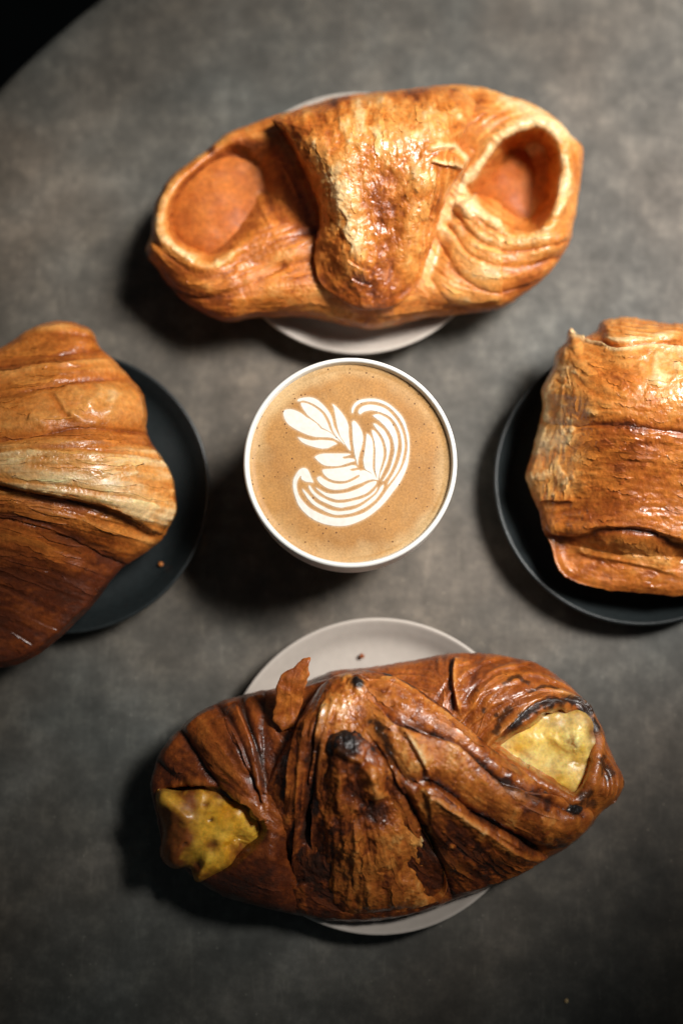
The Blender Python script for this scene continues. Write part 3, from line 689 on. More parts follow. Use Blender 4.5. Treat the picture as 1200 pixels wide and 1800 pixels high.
    def fsc(s):
        flakes(s, 0.13, 20, 13)
        grain(s, fl1, 0.008, 0.028, 0.026, 15, 6.0, 22.0, 10, 24, 0.03)
        peel(s, 34, 0.10, 0.030, -0.12, 16, -0.08, sstep(470, 400, s.Y), 1.5); peel(s, 20, 0.30, 0.015, -0.10, 19, -0.06, None, 1.4)
        s.ridge([(600,260),(605,360),(625,440),(620,500)], 26, 0.20, -0.12)
        s.ridge([(740,280),(735,370),(722,450),(712,505)], 22, 0.20, -0.10)
        s.ridge([(690,285),(692,370),(684,450),(668,500)], 26, -0.12, -0.02)
        s.step([(600,360),(612,390),(606,412),(618,432),(610,452)], 14, 0.06, -0.16, -1, 0.2)
        s.lamin([(792,262),(776,330),(762,400),(745,460)], 26, 0.15, 12, -0.22, 31)
        s.step([(748,268),(790,262),(822,284)], 10, 0.26, -0.42, -1)
        s.step([(752,285),(788,292),(816,298)], 9, 0.2, -0.38, -1)
        s.step([(487,212),(510,240),(526,275),(536,300)], 10, 0.14, -0.22, -1)
        s.step([(610,455),(628,468),(650,478)], 9, 0.10, -0.2, 1); s.step([(615,488),(635,500),(655,504)], 9, 0.10, -0.1, 1)
        s.spot((620,235), 40, 0.06, -0.18); s.spot((700,225), 42, 0.08, -0.22); s.spot((590,290), 30, 0.05, -0.20); s.spot((628,395), 24, 0.05, -0.18)
        s.spot((705,400), 55, 0, 0.05, 0, 1.6, 1.4); s.spot((640,510), 60, 0, 0.20, 0, 0.6); s.spot((575,420), 40, 0, 0.16)
        s.spot((730,165), 26, 0, 0.26, 0, 0.5); s.spot((600,178), 30, 0, 0.2, 0, 0.5)
        s.spot((800,152), 8, 0.1, 0.4, 0.7); s.spot((645,172), 18, 0.06, -0.25)
    def ftone(X, Y, h):
        return 0.57 + 0.13 * fbm(X / 30, Y / 30, 43, 4) + 0.15 * fbm(X / 13, Y / 16, 24, 4) - 0.7 * h - 0.16 * sstep(720, 800, X)  # fine mottling puts cream glints of the flakes into the colour
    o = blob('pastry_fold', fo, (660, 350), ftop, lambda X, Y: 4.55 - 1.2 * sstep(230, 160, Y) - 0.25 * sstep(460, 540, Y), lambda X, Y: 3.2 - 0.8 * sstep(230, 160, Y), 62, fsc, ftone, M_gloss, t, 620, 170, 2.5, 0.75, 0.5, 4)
    crust_sheets(o, fl1, 90, (14, 50), (5, 13), 502, M_gloss, None, (0.02, 0.07), (0.88, 1.2))
    # apricot fillings
    def fill(poly, cz, rise, seed, off):
        P = np.array(poly); cc = P.mean(0)
        def ftp(X, Y): return cz + rise * np.exp(-(((X - cc[0] - off) / 60) ** 2 + ((Y - cc[1]) / 70) ** 2)) - 0.25 * sstep(cc[0] - 10, cc[0] + 90, X)
        def fs(s): s.h += 0.04 * fbm(s.X / 26, s.Y / 26, seed, 2) + 0.008 * ridged(s.X / 18, s.Y / 11, seed + 2, 2)
        def colr(X, Y, h, tn, s):
            k = np.clip(0.5 + 0.9 * fbm(X / 30, Y / 30, seed + 4, 4), 0, 1)[:, None]
            return np.array([0.36, 0.088, 0.012]) * (1 - k) + np.array([0.48, 0.140, 0.022]) * k
        blob('apricot_filling', P, cc, ftp, cz - 0.25, cz - 0.8, 30, fs, lambda X, Y, h: 0.5 + 0 * X, M_jam, t, 200, 60, 0.5, 0.6, 0.5, seed, colr)
    fill(jamL, 3.05, 0.55, 71, -30)
    fill([(880,262),(915,248),(948,252),(966,275),(972,310),(966,350),(950,388),(918,402),(890,392),(868,372),(838,356),(820,348),(836,318),(858,288)], 2.1, 0.30, 75, -20)
apricot_knot()

# ------------------------------------------------------------------ pastry: cheese knot (near)
def cheese_knot():
    c = at(665, 1385, 0)
    t = thing('cheese_pastry', 'dark baked knotted pastry with pale yellow cheese filling at both ends, partly burnt', 'pastry', (c[0], c[1], 0.0), 'filled knot pastries')
    out = [(265,1385),(272,1345),(288,1314),(321,1275),(376,1239),(434,1221),(484,1209),(544,1195),(588,1179),(640,1174),(710,1163),(750,1155),(798,1148),(850,1148),(905,1156),(957,1173),(1001,1206),(1043,1253),(1066,1304),(1082,1342),(1097,1373),(1084,1405),(1060,1424),(1035,1455),(997,1489),(957,1512),(905,1539),(855,1562),(800,1581),(755,1599),(700,1613),(645,1620),(590,1619),(540,1612),(490,1602),(440,1590),(385,1572),(345,1546),(318,1522),(290,1500),(280,1458),(272,1420)]
    hl = smooth_line([(277,1393),(313,1382),(361,1378),(405,1393),(438,1418),(460,1437),(464,1466),(438,1499),(401,1528),(368,1540),(340,1540),(312,1520),(284,1500),(276,1459)], True, 4)
    hr = smooth_line([(863,1311),(890,1288),(928,1269),(959,1246),(993,1243),(1024,1258),(1040,1285),(1044,1315),(1040,1350),(1030,1377),(1009,1400),(986,1390),(936,1363),(890,1334)], True, 4)
    def top(X, Y):
        z = 4.5 + 0.9 * np.exp(-(((X - 640) / 230) ** 2 + ((Y - 1370) / 150) ** 2)) + 0.65 * np.exp(-(((X - 900) / 90) ** 2 + ((Y - 1215) / 60) ** 2)) + 0.45 * np.exp(-(((X - 390) / 70) ** 2 + ((Y - 1310) / 55) ** 2))
        z = z - 1.5 * sstep(-10, 40, poly_sd(X, Y, hl)) - 2.0 * sstep(-4, 30, poly_sd(X, Y, hr))
        z = z - 1.7 * sstep(1400, 1500, Y) * sstep(470, 540, X) * sstep(1000, 900, X) - 0.9 * sstep(500, 290, X)
        return z
    fl0 = Flow((240, 1120, 1120, 1650), [[(800,1270),(830,1220),(890,1180),(960,1185),(1020,1235),(1050,1290)], [(850,1300),(880,1250),(930,1215),(990,1215),(1035,1260)], [(800,1160),(800,1220),(812,1270)], [(830,1160),(822,1210),(830,1260)],
        [(1050,1290),(1070,1340),(1085,1380)], [(1045,1340),(1062,1380),(1060,1410)], [(340,1262),(380,1310),(440,1380)], [(400,1240),(430,1300),(455,1370)], [(290,1320),(340,1350),(420,1385)], [(500,1215),(600,1185),(740,1165)], [(700,1200),(780,1220)], [(345,1550),(450,1590),(600,1610)]])
    def sc(s):
        flakes(s, 0.035, 13, 23)
        grain(s, fl0, 0.008, 0.030, 0.018, 25, 5.0, 18.0, 40, 80, 0.022, 1 - 0.85 * sstep(1420, 1500, s.Y))
        b = poly_sd(s.wx, s.wy, hr); s.h += 0.16 * np.exp(-((b + 7) / 9) ** 2); s.b += -0.1 * sstep(-2, 12, b)
        # layered rim curling round the right end
        s.lamin([(800,1290),(850,1225),(930,1190),(1000,1225),(1045,1285)], 62, 0.22, 21, -0.16, 44)
        s.step([(797,1150),(795,1200),(805,1258)], 16, 0.25, -0.22, -1)
        s.step([(858,1312),(895,1272),(950,1228),(1005,1232),(1045,1275)], 12, 0.2, -0.2, -1)
        s.charline([(885,1290),(912,1262),(950,1238),(1000,1234),(1032,1262),(1048,1300)], 9, 0.95)
        s.charline([(880,1205),(905,1192),(932,1204)], 4, 0.8); s.charline([(925,1222),(950,1208),(980,1214)], 4, 0.8)
        s.charline([(1048,1330),(1062,1352),(1075,1370)], 9, 0.8); s.charline([(900,1240),(880,1266),(868,1292)], 6, 0.8)
        s.charline([(1040,1385),(1020,1405),(1050,1415)], 8, 0.8)
        s.spot((1065,1390), 18, 0.12, 0.1); s.lamin([(1050,1320),(1078,1365),(1068,1410)], 18, 0.14, 9, -0.2, 46)
        s.spot((850,1248), 6, 0, 0, 0.8); s.spot((872,1256), 4, 0, 0, 0.8); s.spot((838,1212), 4, 0, 0, 0.6)
        # left lobe
        s.step([(418,1235),(440,1290),(458,1345),(466,1400)], 20, 0.28, -0.10, 1)
        s.step([(395,1255),(425,1310),(448,1360)], 14, 0.22, -0.1, 1)
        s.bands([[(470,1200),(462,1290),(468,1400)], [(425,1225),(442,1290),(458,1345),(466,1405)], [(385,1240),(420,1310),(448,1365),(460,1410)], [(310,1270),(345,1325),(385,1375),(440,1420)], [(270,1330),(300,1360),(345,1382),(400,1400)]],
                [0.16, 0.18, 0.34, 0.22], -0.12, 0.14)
        s.step([(285,1385),(330,1378),(375,1376),(420,1398),(455,1420)], 14, 0.2, -0.20, -1)
        s.spot((560,1190), 20, 0, 0.25)
    def tone(X, Y, h):
        return 0.77 + 0.12 * fbm(X / 40, Y / 40, 63, 4) + 0.07 * fbm(X / 9, Y / 9, 64, 3) - 0.3 * h - 0.15 * sstep(560, 860, X) + 0.10 * sstep(520, 400, X) + 0.10 * sstep(1480, 1560, Y)  # left end and bottom tinted darker, painting in the light falloff
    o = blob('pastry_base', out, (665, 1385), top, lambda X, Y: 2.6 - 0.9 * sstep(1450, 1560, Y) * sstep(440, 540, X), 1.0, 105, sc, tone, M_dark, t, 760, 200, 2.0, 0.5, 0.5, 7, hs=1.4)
    crust_sheets(o, fl0, 110, (30, 110), (4, 11), 503, M_dark, lambda X, Y: (poly_sd(X, Y, hl) < -6) * (poly_sd(X, Y, hr) < -8) * 1.0, (0.025, 0.08), (0.8, 1.3))
    # broad folded sheet across the middle
    fo = [(548,1228),(575,1196),(620,1180),(660,1180),(700,1192),(740,1215),(780,1243),(812,1268),(850,1302),(890,1332),(936,1362),(985,1392),(1022,1412),(1046,1430),(1030,1458),(995,1489),(955,1510),(905,1538),(855,1560),(800,1580),(755,1597),(700,1611),(645,1617),(590,1616),(540,1608),(500,1590),(478,1540),(466,1480),(462,1420),(470,1370),(490,1325),(520,1275)]
    def ftop(X, Y):
        ridge = np.exp(-(((Y - 1300 - 0.25 * (X - 640)) / 170) ** 2))
        return 4.9 + 1.7 * ridge - 1.4 * sstep(700, 1040, X) - 2.0 * sstep(1360, 1640, Y) + 0.15 * np.exp(-((X - 640) / 90) ** 2) - 0.4 * sstep(560, 470, X)
    def fez(X, Y): return 4.9 - 0.6 * sstep(720, 960, X) - 0.5 * sstep(960, 1040, X) - 2.7 * sstep(1380, 1560, Y + 0.35 * (X - 650) * (X > 650)) - 0.2 * sstep(560, 470, X)
    fl1 = Flow((440, 1150, 1080, 1650), [[(620,1190),(690,1205),(760,1250),(840,1315),(930,1375),(1020,1420)], [(640,1225),(690,1275),(790,1310),(860,1365),(1000,1425)], [(690,1290),(760,1340),(850,1400),(950,1450)], [(740,1385),(800,1410),(880,1465),(960,1500)],
        [(740,1420),(790,1470),(860,1530)], [(600,1190),(560,1250),(530,1320),(510,1420),(500,1520)], [(560,1230),(545,1300),(535,1400),(530,1500)], [(490,1340),(475,1420),(480,1520)], [(580,1210),(575,1250),(560,1340)], [(700,1340),(730,1400),(760,1480)], [(520,1560),(600,1600),(700,1605)]])
    def fsc(s):
        flakes(s, 0.045, 12, 29)
        grain(s, fl1, 0.006, 0.022, 0.016, 27, 5.0, 20.0, 20, 50, 0.02)
        peel(s, 36, 0.15, 0.03, -0.13, 28, -0.08); peel(s, 24, 0.30, 0.02, 0.16, 31, -0.04); peel(s, 60, 0.1, 0.0, 0.12, 38, 0.0)
        s.step([(652,1187),(700,1205),(745,1235),(800,1272),(850,1312)], 12, 0.14, -0.18, 1)
        s.charline([(672,1180),(705,1192),(740,1212),(775,1238)], 4, 0.6)
        s.charline([(853,1308),(872,1318),(884,1330)], 8, 0.9); s.charline([(895,1340),(925,1358),(945,1368)], 5, 0.8)
        s.step([(640,1225),(665,1245),(690,1275),(735,1290),(790,1306),(850,1355),(900,1385),(1000,1415)], 36, 0.34, -0.10, 1, 0.5, 0.15, 3.0)
        s.charline([(855,1362),(885,1380),(930,1402)], 3, 0.7)
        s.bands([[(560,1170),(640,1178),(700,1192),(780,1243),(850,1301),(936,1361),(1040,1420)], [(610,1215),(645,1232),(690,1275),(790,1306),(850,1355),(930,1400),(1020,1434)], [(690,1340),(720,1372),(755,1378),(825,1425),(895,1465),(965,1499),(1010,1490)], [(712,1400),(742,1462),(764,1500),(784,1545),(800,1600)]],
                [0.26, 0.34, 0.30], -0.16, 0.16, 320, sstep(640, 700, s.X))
        s.step([(727,1390),(740,1378),(760,1378),(790,1396),(825,1425),(862,1447),(895,1465),(930,1488),(965,1497),(998,1486)], 30, 0.36, -0.24, 1, 0.5, 0.12, 3.0)
        s.step([(735,1396),(765,1394),(800,1415),(850,1447),(900,1480),(950,1503)], 10, 0.12, -0.22, 1)
        s.step([(664,1290),(690,1278),(712,1300),(738,1340),(755,1375)], 16, 0.16, -0.14, -1)
        s.step([(545,1240),(522,1290),(508,1350),(500,1420)], 18, 0.18, -0.10, -1)
        s.step([(575,1225),(560,1275),(545,1340),(538,1400)], 12, 0.14, -0.14, -1)
        for k in range(4):
            s.ridge([(592 - 9 * k, 1218 + 6 * k), (573 - 10 * k, 1280), (560 - 11 * k, 1345), (554 - 12 * k, 1420 + 10 * k)], 4.0, 0.08, -0.16)
        s.ridge([(556,1290),(548,1360),(545,1440),(545,1500)], 12, -0.30, 0.18); s.charline([(562,1290),(552,1360),(548,1430)], 7, 0.7)
        s.ridge([(700,1360),(722,1410),(745,1455),(775,1510)], 9, -0.16, 0.14)
        s.step([(520,1440),(512,1520),(490,1565)], 18, 0.16, 0, -1)
        s.step([(450,1570),(500,1560),(545,1548)], 14, 0.16, 0, 1)
        s.spot((1006,1424), 13, 0.06, 0, 1.3); s.charline([(646,1262),(668,1286),(684,1318),(694,1345)], 8, 0.9)
        s.spot((628,1203), 11, 0.12, 0, 1.0); s.spot((605,1190), 9, 0.1, -0.4)
        s.spot((600,1250), 34, 0.05, -0.28); s.spot((700,1330), 30, 0.05, -0.20); s.spot((650,1235), 30, 0, -0.18)
        s.spot((800,1340), 40, 0.02, -0.08); s.spot((800,1460), 60, 0, 0.22, 0, 0.7, 0.6); s.spot((900,1420), 60, 0, 0.10, 0, 0.5, 0.5)
        s.spot((792,1477), 4, 0.05, -0.6); s.spot((860,1500), 50, 0, 0.18); s.spot((800,1450), 30, 0, 0.1)
    def ftone(X, Y, h):
        return 0.69 + 0.15 * fbm(X / 34, Y / 34, 65, 4) + 0.14 * fbm(X / 8, Y / 8, 66, 3) - 0.35 * h + 0.14 * sstep(1400, 1540, Y) + 0.14 * sstep(570, 480, X)  # darker tone at left and bottom stands in for shade
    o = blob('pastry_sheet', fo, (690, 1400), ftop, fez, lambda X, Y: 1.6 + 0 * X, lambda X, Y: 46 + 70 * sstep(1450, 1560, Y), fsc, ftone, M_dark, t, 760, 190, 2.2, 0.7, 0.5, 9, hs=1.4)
    crust_sheets(o, fl1, 130, (24, 100), (4, 12), 504, M_dark, None, (0.025, 0.08), (0.8, 1.3))
    # raised tongue with burnt head
    tg = [(573,1273),(592,1275),(604,1268),(622,1260),(648,1270),(670,1298),(690,1335),(706,1375),(726,1420),(748,1462),(763,1495),(780,1530),(785,1566),(760,1588),(700,1600),(640,1608),(580,1602),(556,1560),(548,1500),(548,1440),(552,1375),(563,1320)]
    def ttop(X, Y):
        return 7.3 - 0.75 * ((X - 632 - 0.18 * (Y - 1400)) / 80) ** 2 - 1.0 * sstep(1330, 1450, Y) - 3.0 * sstep(1410, 1630, Y) - 0.45 * sstep(1310, 1265, Y)
    def tez(X, Y): return 5.95 - 0.6 * sstep(1330, 1450, Y) - (3.0 - 0.5 * sstep(680, 800, X)) * sstep(1420, 1610, Y)
    fl2 = Flow((530, 1240, 850, 1640), [[(610,1290),(610,1380),(605,1480),(600,1600)], [(640,1290),(665,1370),(690,1450),(720,1560)], [(665,1310),(700,1390),(740,1470),(800,1545)], [(575,1300),(565,1400),(560,1520)], [(630,1400),(650,1500),(660,1600)]])
    def tsc(s):
        flakes(s, 0.06, 15, 83)
        grain(s, fl2, 0.009, 0.026, 0.020, 87, 6.0, 20.0, 14, 28, 0.025)
        peel(s, 34, 0.12, 0.025, -0.14, 84, -0.06, sstep(1380, 1440, s.Y), 1.2); peel(s, 26, 0.28, 0.02, 0.14, 82, -0.04); s.h += 0.09 * fbm(s.X / 26, s.Y / 34, 81, 2)
        s.step([(690,1345),(708,1390),(730,1440),(752,1490)], 12, 0.10, -0.25, 1)
        s.charline([(566,1284),(600,1286),(630,1276),(660,1290)], 19, 1.2); s.charline([(585,1290),(574,1330),(566,1370)], 13, 1.1); s.spot((610,1312), 26, -0.06, 0.15, 0.9)
        s.charline([(622,1266),(648,1285),(668,1318),(688,1356),(700,1390)], 10, 1.2); s.charline([(564,1320),(556,1370),(553,1440)], 8, 0.9)
        s.ridge([(590,1312),(612,1328),(640,1338)], 8, 0.18, -0.30)
        s.spot((655,1360), 14, 0.20, -0.22); s.spot((592,1370), 16, 0.14, -0.26); s.spot((660,1395), 16, 0.1, -0.30); s.spot((620,1385), 30, -0.14, 0.15)
        s.spot((665,1430), 22, -0.2, 0.22, 0.5); s.spot((635,1440), 20, -0.1, 0.1); s.spot((700,1480), 40, 0.03, -0.14); s.spot((700,1560), 40, 0.03, -0.08)
        s.ridge([(640,1340),(655,1380),(665,1410)], 12, 0.15, -0.1)
    def ttone(X, Y, h):
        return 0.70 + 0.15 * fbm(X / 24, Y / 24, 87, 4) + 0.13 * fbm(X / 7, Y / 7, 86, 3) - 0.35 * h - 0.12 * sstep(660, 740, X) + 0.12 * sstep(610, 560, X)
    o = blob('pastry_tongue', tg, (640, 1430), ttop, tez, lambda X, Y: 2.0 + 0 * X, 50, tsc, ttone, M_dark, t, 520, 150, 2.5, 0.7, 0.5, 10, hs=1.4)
    o['label'] = 'raised middle fold with a burnt black top'
    crust_sheets(o, fl2, 32, (18, 60), (5, 13), 505, M_dark, lambda X, Y: sstep(1340, 1420, Y), (0.025, 0.08), (0.85, 1.25))
    # cheese
    def cheese(poly, ztop, zedge, w, seed, name, brown, cols, base=0.0):
        P = np.array(poly, float); cc = P.mean(0)
        def fs(s):
            s.h += 0.22 * fbm(s.X / 38, s.Y / 38, seed, 2) + 0.006 * fbm(s.X / 7, s.Y / 7, seed + 1, 2)
            for a in brown: s.spot(*a)
        def colr(X, Y, h, tn, s):
            k = np.clip(0.5 + 0.8 * fbm(X / 30, Y / 30, seed + 4, 3), 0, 1)[:, None]
            cl = np.array(cols[0]) * (1 - k) + np.array(cols[1]) * k
            sdp = poly_sd(X, Y, smooth_line(P, True, 3)); s.b += 0.55 * sstep(24, 6, sdp + 8 * fbm(X / 12, Y / 12, seed + 9, 3))
            b = np.clip(base + s.b + (0.06 + max(base, 0)) * fbm(X / 14, Y / 14, seed + 5, 3), 0, 1)[:, None]
            cl = cl * (1 - b) + np.array([0.24, 0.07, 0.013]) * b
            ch = np.clip(s.char, 0, 1)[:, None]; return cl * (1 - ch) + np.array([0.05, 0.02, 0.01]) * ch
        return blob(name, P, cc, ztop, zedge, 2.2, w, fs, lambda X, Y, h: 0 * X, M_fill, t, 300, 90, 2.0, 0.7, 0.5, seed, colr)
    o = cheese([(276,1392),(313,1388),(345,1382),(390,1384),(432,1402),(462,1428),(474,1458),(462,1484),(436,1506),(404,1528),(368,1544),(345,1549),(332,1527),(302,1525),(282,1505),(284,1459)],
           lambda X, Y: 4.55 - 0.4 * sstep(300, 270, X) - 0.5 * sstep(1470, 1540, Y) - 0.5 * sstep(410, 470, X), lambda X, Y: 2.9 + 0.9 * sstep(320, 400, X) * sstep(1520, 1480, Y), 46, 91, 'cheese_filling',
           [((296,1440), 20, -0.05, 0.9), ((310,1478), 26, -0.05, 0.9), ((300,1498), 22, 0, 0.8), ((372,1487), 13, -0.05, 0.8), ((335,1425), 26, 0, 0.45), ((371,1443), 4, -0.08, 0.3, 0.5), ((361,1415), 6, -0.1, 0.5), ((322,1486), 5, -0.08, 0.3, 0.5), ((335,1404), 14, 0, 0.5), ((290,1410), 14, 0.1, 0.0), ((380,1400), 22, 0, 0.35), ((415,1500), 14, -0.1, 0.6), ((425,1480), 18, -0.25, 0.3), ((350,1525), 10, -0.1, 0.5), ((405,1430), 26, 0, 0.25), ((300,1470), 40, 0, 0.5)], [(0.88, 0.40, 0.012), (0.92, 0.55, 0.06)], 0.10)  # darker cheese colours and extra browning paint in this end's shade
    o['label'] = 'browned yellow cheese bulging out of the shaded end'
    cheese([(852,1312),(884,1282),(924,1262),(958,1240),(996,1236),(1030,1250),(1050,1285),(1054,1320),(1046,1356),(1034,1386),(1010,1410),(980,1398),(932,1370),(884,1340)],
           lambda X, Y: 3.8 + 0.25 * sstep(1330, 1290, Y), 3.55, 40, 95, 'cheese_filling',
           [((980,1304), 18, 0.16, -0.2, 0, 0.5, 0.6), ((1012,1300), 9, 0.22, -0.3, 0, 1.8), ((930,1318), 26, 0.10, -0.1, 0, 0.6, 0.2), ((960,1345), 30, -0.06, 0.0), ((1008,1335), 12, -0.05, 0.35), ((985,1268), 40, 0, 0.45, 0, 0.35), ((1030,1345), 20, -0.1, 0.4, 0, 1.0), ((1000,1388), 24, 0, 0.4, 0, 0.5), ((900,1330), 10, 0.06, -0.1), ((1040,1290), 16, 0, 0.4)], [(0.95, 0.60, 0.09), (0.97, 0.77, 0.30)], -0.05)
    # loose flake standing up from the crust
    fk = smooth_line([(478,1266),(486,1228),(485,1206),(494,1186),(514,1173),(531,1159),(546,1155),(541,1172),(544,1186),(536,1206),(531,1236),(516,1276),(495,1284)], True, 1)
    fk = np.concatenate([np.linspace(fk[i], fk[(i + 1) % len(fk)], 5, endpoint=False) for i in range(len(fk))])
    fk = fk + 2.0 * np.stack([fbm(fk[:, 0] / 5, fk[:, 1] / 5, 1, 2), fbm(fk[:, 0] / 5, fk[:, 1] / 5, 2, 2)], -1)
    n = len(fk); NRk = 8; V = []
    cc = np.array([511.0, 1222.0])
    for lay in (0, 1):
        for r in np.linspace(1, 0.02, NRk):
            q = cc + (fk - cc) * r; k = sstep(1275, 1160, q[:, 1])
            z = 5.15 + 0.75 * k + 0.10 * fbm(q[:, 0] / 9, q[:, 1] / 9, 7, 3) - 0.07 * lay
            V.append(at(q[:, 0], q[:, 1], z))
    # top rings in order outer->inner, underside joined to the top along the rim
    V = np.concatenate(V[:NRk][::-1] + V[NRk:]); F4 = ring_faces(2 * NRk, n)
    col = crust_colour(0.60 + 0.22 * fbm(V[:, 0] * 300, V[:, 1] * 300, 5, 3))
    me = mesh_np('crust_flake', put(t, V), F4, np.zeros((0, 3), int), col)
    bm = bmesh.new(); bm.from_mesh(me); bmesh.ops.recalc_face_normals(bm, faces=bm.faces); bm.to_mesh(me); bm.free()
    link('crust_flake', me, M_crust, t)
cheese_knot()

# ------------------------------------------------------------------ croissant (left)
def croissant():
    c = at(70, 865, 0)
    t = thing('croissant', 'shiny golden brown croissant with stepped layers on the black plate at the left', 'croissant', (c[0], c[1], 0.0))
    out = [(84,567),(112,565),(140,571),(161,584),(177,611),(205,639),(235,672),(251,694),(257,731),(257,756),(272,789),(293,822),(304,852),(308,897),(298,921),(286,947),(262,966),(236,984),(205,1008),(176,1046),(142,1083),(95,1127),(48,1160),(0,1174),(-60,1172),(-130,1140),(-180,1080),(-205,1000),(-212,900),(-205,800),(-180,720),(-120,660),(-50,634),(0,613),(24,598),(54,579)]
    def top(X, Y):
        return 3.9 + 2.7 * np.exp(-((Y - 800) / 170) ** 2 - ((X - 60) / 260) ** 2) - 1.0 * sstep(920, 1140, Y)
    fl0 = Flow((-230, 540, 330, 1200), [[(-150,700),(0,680),(100,665),(230,655)], [(-100,650),(30,630),(150,615)], [(20,600),(100,590),(165,600)], [(-150,770),(0,770),(120,755),(255,760)], [(-150,830),(0,825),(150,830),(295,850)], [(-100,860),(60,870),(200,905),(290,940)],
        [(-150,910),(0,920),(120,955),(230,980)], [(-150,1000),(0,1010),(90,1060),(150,1080)], [(-100,1090),(0,1110),(60,1150)], [(-100,960),(60,970),(180,1020)]])
    second = lambda s: sstep(690, 705, s.Y + 0.15 * s.X) * sstep(765, 750, s.Y)
    def sc(s):
        sm = (1 - 0.8 * second(s)) * (1 - 0.8 * sstep(880, 950, s.Y - 0.2 * s.X))
        flakes(s, 0.03, 13, 103)
        grain(s, fl0, 0.017, 0.05, 0.040, 105, 4.5, 13.0, 60, 110, 0.07, sm)
        peel(s, 30, 0.2, 0.03, -0.08, 107, -0.10, sstep(770, 790, s.Y) * sstep(930, 900, s.Y), 0.5)
        # swollen segments of the roll
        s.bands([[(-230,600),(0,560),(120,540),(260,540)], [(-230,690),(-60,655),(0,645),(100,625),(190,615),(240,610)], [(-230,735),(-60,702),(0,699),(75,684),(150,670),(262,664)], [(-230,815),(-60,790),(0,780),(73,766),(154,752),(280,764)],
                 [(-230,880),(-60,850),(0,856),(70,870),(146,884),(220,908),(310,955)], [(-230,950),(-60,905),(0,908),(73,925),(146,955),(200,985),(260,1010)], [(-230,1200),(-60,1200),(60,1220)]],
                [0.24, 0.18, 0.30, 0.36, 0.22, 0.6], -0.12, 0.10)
        s.step([(-60,655),(20,655),(100,640),(200,632)], 18, 0.08, -0.12, 1, 0.3, 0.2, 4.0)
        s.step([(-100,810),(0,800),(90,792),(180,798),(275,815)], 24, 0.08, -0.12, 1, 0.3, 0.15, 3.0)
        s.step([(-210,860),(-60,842),(0,850),(70,866),(146,881),(220,907),(288,948)], 60, 0.42, -0.05, -1, 0.3, 0.06, 9.0)
        s.step([(-210,950),(-60,905),(0,905),(73,922),(146,952),(200,980)], 34, 0.14, 0.0, 1, 0.3, 0.06, 6.0)
        # shiny wrinkles on the second segment
        s.step([(88,688),(105,712),(122,735),(150,742)], 18, 0.12, -0.06, -1, 0.3, 0.3, 4); s.ridge([(50,738),(70,746),(85,758)], 9, 0.12, -0.05)
        s.ridge([(110,676),(135,692),(158,722)], 9, 0.12, -0.06); s.ridge([(178,676),(170,700),(152,728)], 8, 0.10, -0.06); s.ridge([(190,678),(195,705),(185,735)], 8, 0.10, -0.05)
        s.ridge([(120,732),(150,745),(175,745)], 7, 0.1, -0.05); s.spot((190,710), 30, 0.06, -0.08); s.spot((30,720), 50, 0.05, 0.03)
        s.spot((120,580), 50, 0, 0.14); s.spot((30,880), 100, 0, 0.16, 0, 0.25, 0.25); s.spot((170,905), 90, 0, 0.16, 0, 0.22, 0.4)
        s.spot((80,840), 100, 0.0, -0.18, 0, 0.3, 0.1); s.spot((230,890), 70, 0.03, -0.24, 0, 0.45, 0.4)
        s.ridge([(70,965),(110,985),(150,1000)], 14, 0.12, -0.05)
    def tone(X, Y, h):
        return 0.47 + 0.11 * fbm(X / 60, Y / 30, 120, 4) + 0.06 * fbm(X / 16, Y / 7, 121, 3) - 0.30 * h + 0.26 * sstep(865, 900, Y - 0.27 * X) + 0.32 * sstep(920, 1010, Y - 0.15 * X) - 0.04 * sstep(760, 800, Y)  # lower segments browner, with the shade below the step painted in
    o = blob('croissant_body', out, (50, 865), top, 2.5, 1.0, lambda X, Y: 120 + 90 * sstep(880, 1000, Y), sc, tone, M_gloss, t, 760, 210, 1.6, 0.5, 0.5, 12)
    crust_sheets(o, fl0, 170, (40, 150), (4, 12), 506, M_gloss, lambda X, Y: (X > -60) * (1 - 0.85 * sstep(690, 705, Y + 0.15 * X) * sstep(765, 750, Y)), (0.025, 0.075), (0.85, 1.2))
croissant()

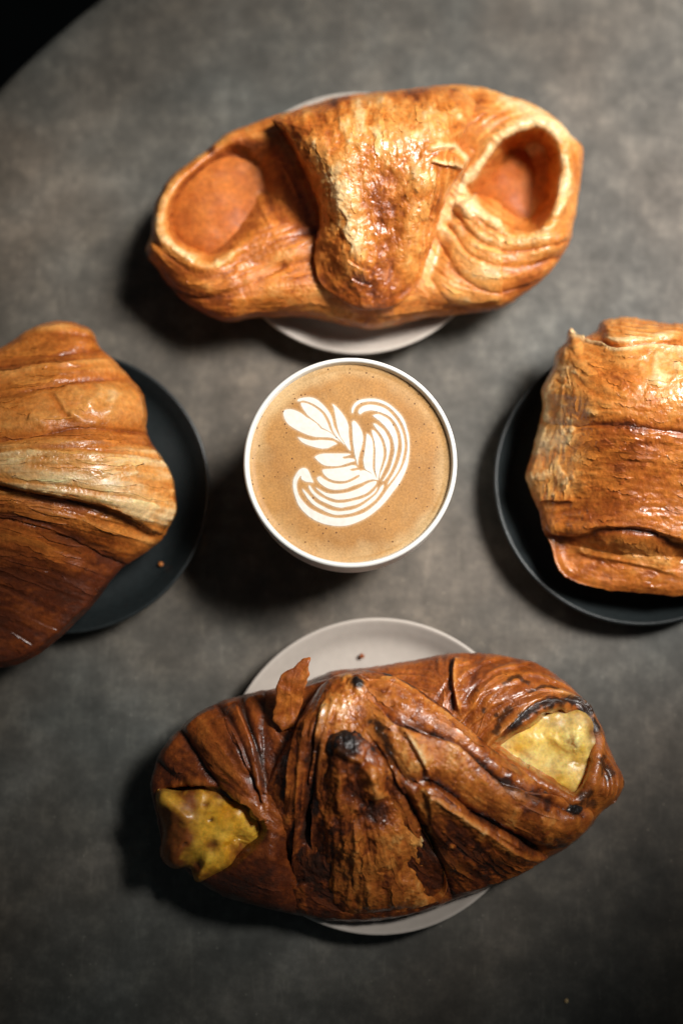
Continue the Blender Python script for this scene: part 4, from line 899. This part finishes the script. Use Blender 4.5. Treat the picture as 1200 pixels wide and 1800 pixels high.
# ------------------------------------------------------------------ rolled pastry (right)
def roll():
    c = at(1160, 810, 0)
    t = thing('rolled_pastry', 'glossy puffed rectangular pastry with flaky side on the black plate at the right', 'pastry', (c[0], c[1], 0.0))
    out = [(1001,579),(1018,592),(1046,584),(1056,567),(1085,558),(1130,561),(1170,568),(1230,570),(1300,585),(1350,620),(1375,700),(1382,800),(1375,900),(1350,980),(1300,1030),(1200,1046),(1130,1043),(1049,1033),(995,1016),(975,991),(968,957),(953,933),(950,911),(942,888),(933,862),(925,833),(937,791),(946,749),(954,711),(953,685),(969,653),(980,617),(994,601)]
    def top(X, Y):
        z = 4.5 + 2.2 * np.exp(-((Y - 700) / 150) ** 2) - 1.1 * sstep(1130, 940, X)
        return z - 1.2 * sstep(925, 960, Y - 0.10 * (X - 1000))
    fl0 = Flow((900, 530, 1400, 1070), [[(1010,600),(1080,612),(1200,615),(1350,640)], [(1020,660),(1110,690),(1200,700),(1350,720)], [(1020,750),(1110,752),(1200,765),(1350,790)], [(1030,830),(1120,840),(1250,860)], [(1000,900),(1100,895),(1250,920)], [(980,950),(1080,945),(1200,975),(1300,990)], [(1000,1000),(1100,1015),(1250,1030)],
        [(985,620),(975,700),(960,780),(945,850)], [(1005,650),(995,720),(985,800),(980,860)], [(1060,575),(1130,570),(1250,580)]])
    def sc(s):
        left = sstep(1050, 1000, s.X) * sstep(900, 870, s.Y) * sstep(600, 640, s.Y)
        flakes(s, 0.035, 15, 133)
        grain(s, fl0, 0.008, 0.028, 0.014, 135, 5.0, 18.0, 12, 26, 0.02)
        peel(s, 34, 0.05, 0.028, -0.14, 136, -0.10, left, 1.5); peel(s, 20, 0.2, 0.03, -0.10, 138, -0.10, left)
        peel(s, 30, 0.30, 0.03, 0.10, 139, -0.06, 1 - left, 0.7)
        # top flap edge
        s.step([(1004,582),(1030,600),(1060,607),(1084,615),(1120,611),(1160,610),(1250,618)], 26, 0.30, -0.35, 1, 0.7, 0.1, 3.0)
        s.step([(1052,590),(1080,604),(1120,602),(1200,590)], 12, 0.16, -0.25, -1)
        s.lamin([(1060,575),(1110,580),(1200,592)], 18, 0.10, 8, -0.2, 135)
        s.ridge([(1001,580),(1012,590),(1030,600)], 7, 0.25, -0.35, 0.05)
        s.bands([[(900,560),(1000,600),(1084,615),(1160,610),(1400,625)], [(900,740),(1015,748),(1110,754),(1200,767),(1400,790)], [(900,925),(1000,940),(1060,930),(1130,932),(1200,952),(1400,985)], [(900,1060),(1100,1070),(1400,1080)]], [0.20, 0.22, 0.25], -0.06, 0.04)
        # creases
        s.step([(1015,748),(1060,750),(1110,752),(1200,765),(1300,780)], 26, 0.12, -0.05, 1)
        s.ridge([(1118,640),(1135,665),(1165,680)], 8, 0.10, -0.10); s.ridge([(1150,620),(1148,650),(1160,675)], 8, 0.10, -0.1); s.ridge([(1185,640),(1195,670)], 9, 0.1, -0.1)
        s.step([(958,688),(962,712),(952,745)], 8, 0.12, -0.2, -1); s.step([(945,880),(980,878),(1012,880)], 12, 0.14, 0.05, -1)
        s.spot((990,770), 24, 0.03, -0.16, 0, 1.6, 1.3); s.spot((988,830), 30, 0.02, -0.16, 0, 1.3, 1.2); s.spot((1022,805), 18, 0.02, -0.14); s.spot((1040,725), 10, 0.05, -0.2)
        # bottom groove and lower lobe
        s.step([(955,935),(1000,940),(1060,928),(1130,930),(1200,952),(1300,970)], 34, 0.30, 0.0, -1, 0.6, 0.05, 7.0)
        s.ridge([(990,958),(1050,950),(1120,958),(1200,985)], 26, 0.26, -0.16)
        s.step([(1000,965),(1050,982),(1120,995),(1200,1015)], 20, 0.14, 0, -1, 0.4, 0.15, 4.0)
        s.spot((1085,800), 95, 0, 0.10, 0, 0.7); s.spot((1080,890), 110, 0, 0.12, 0, 0.5); s.spot((1080,660), 60, 0, 0.10, 0, 0.5)
        s.spot((1130,635), 50, 0.02, -0.12); s.spot((1180,660), 40, 0.02, -0.14); s.spot((990,920), 30, 0, 0.08)
    def tone(X, Y, h):
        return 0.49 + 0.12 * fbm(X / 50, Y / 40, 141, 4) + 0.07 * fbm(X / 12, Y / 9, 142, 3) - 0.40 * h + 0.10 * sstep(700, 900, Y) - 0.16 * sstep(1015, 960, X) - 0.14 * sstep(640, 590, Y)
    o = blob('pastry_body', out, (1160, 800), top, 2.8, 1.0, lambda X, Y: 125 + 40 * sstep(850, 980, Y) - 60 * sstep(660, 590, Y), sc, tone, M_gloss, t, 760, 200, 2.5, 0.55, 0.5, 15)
    crust_sheets(o, fl0, 200, (14, 50), (4, 11), 507, M_gloss, lambda X, Y: (X < 1260) * (0.45 + 0.55 * sstep(1060, 1000, X)), (0.02, 0.07), (0.88, 1.2))
roll()

# ------------------------------------------------------------------ crumbs
def crumb(px, py, z, r, label, tone, seed):
    p = at(px, py, z); bm = bmesh.new(); bmesh.ops.create_icosphere(bm, subdivisions=2, radius=r * 0.01)
    rg = np.random.default_rng(seed)
    for v in bm.verts:
        v.co *= 0.75 + 0.5 * rg.random(); v.co.z *= 0.6
    me = bpy.data.meshes.new('crumb'); bm.to_mesh(me)
    a = me.color_attributes.new('Col', 'FLOAT_COLOR', 'POINT'); cc = crust_colour(np.full(len(me.vertices), tone)); a.data.foreach_set('color', np.c_[cc, np.ones(len(cc))].astype(np.float32).ravel()); bm.free()
    o = link('crumb', me, M_crust); o.location = p
    o['label'] = label; o['category'] = 'crumb'; o['group'] = 'loose pastry crumbs'
crumb(283, 991, 0.95, 0.10, 'tiny crumb on the black plate below the croissant tip', 0.45, 1)
crumb(635, 1153, 0.85, 0.12, 'tiny brown crumb on the blush plate above the dark pastry', 0.72, 2)
crumb(995, 1759, 0.06, 0.10, 'tiny pale crumb on bare table near the front edge', 0.0, 3)
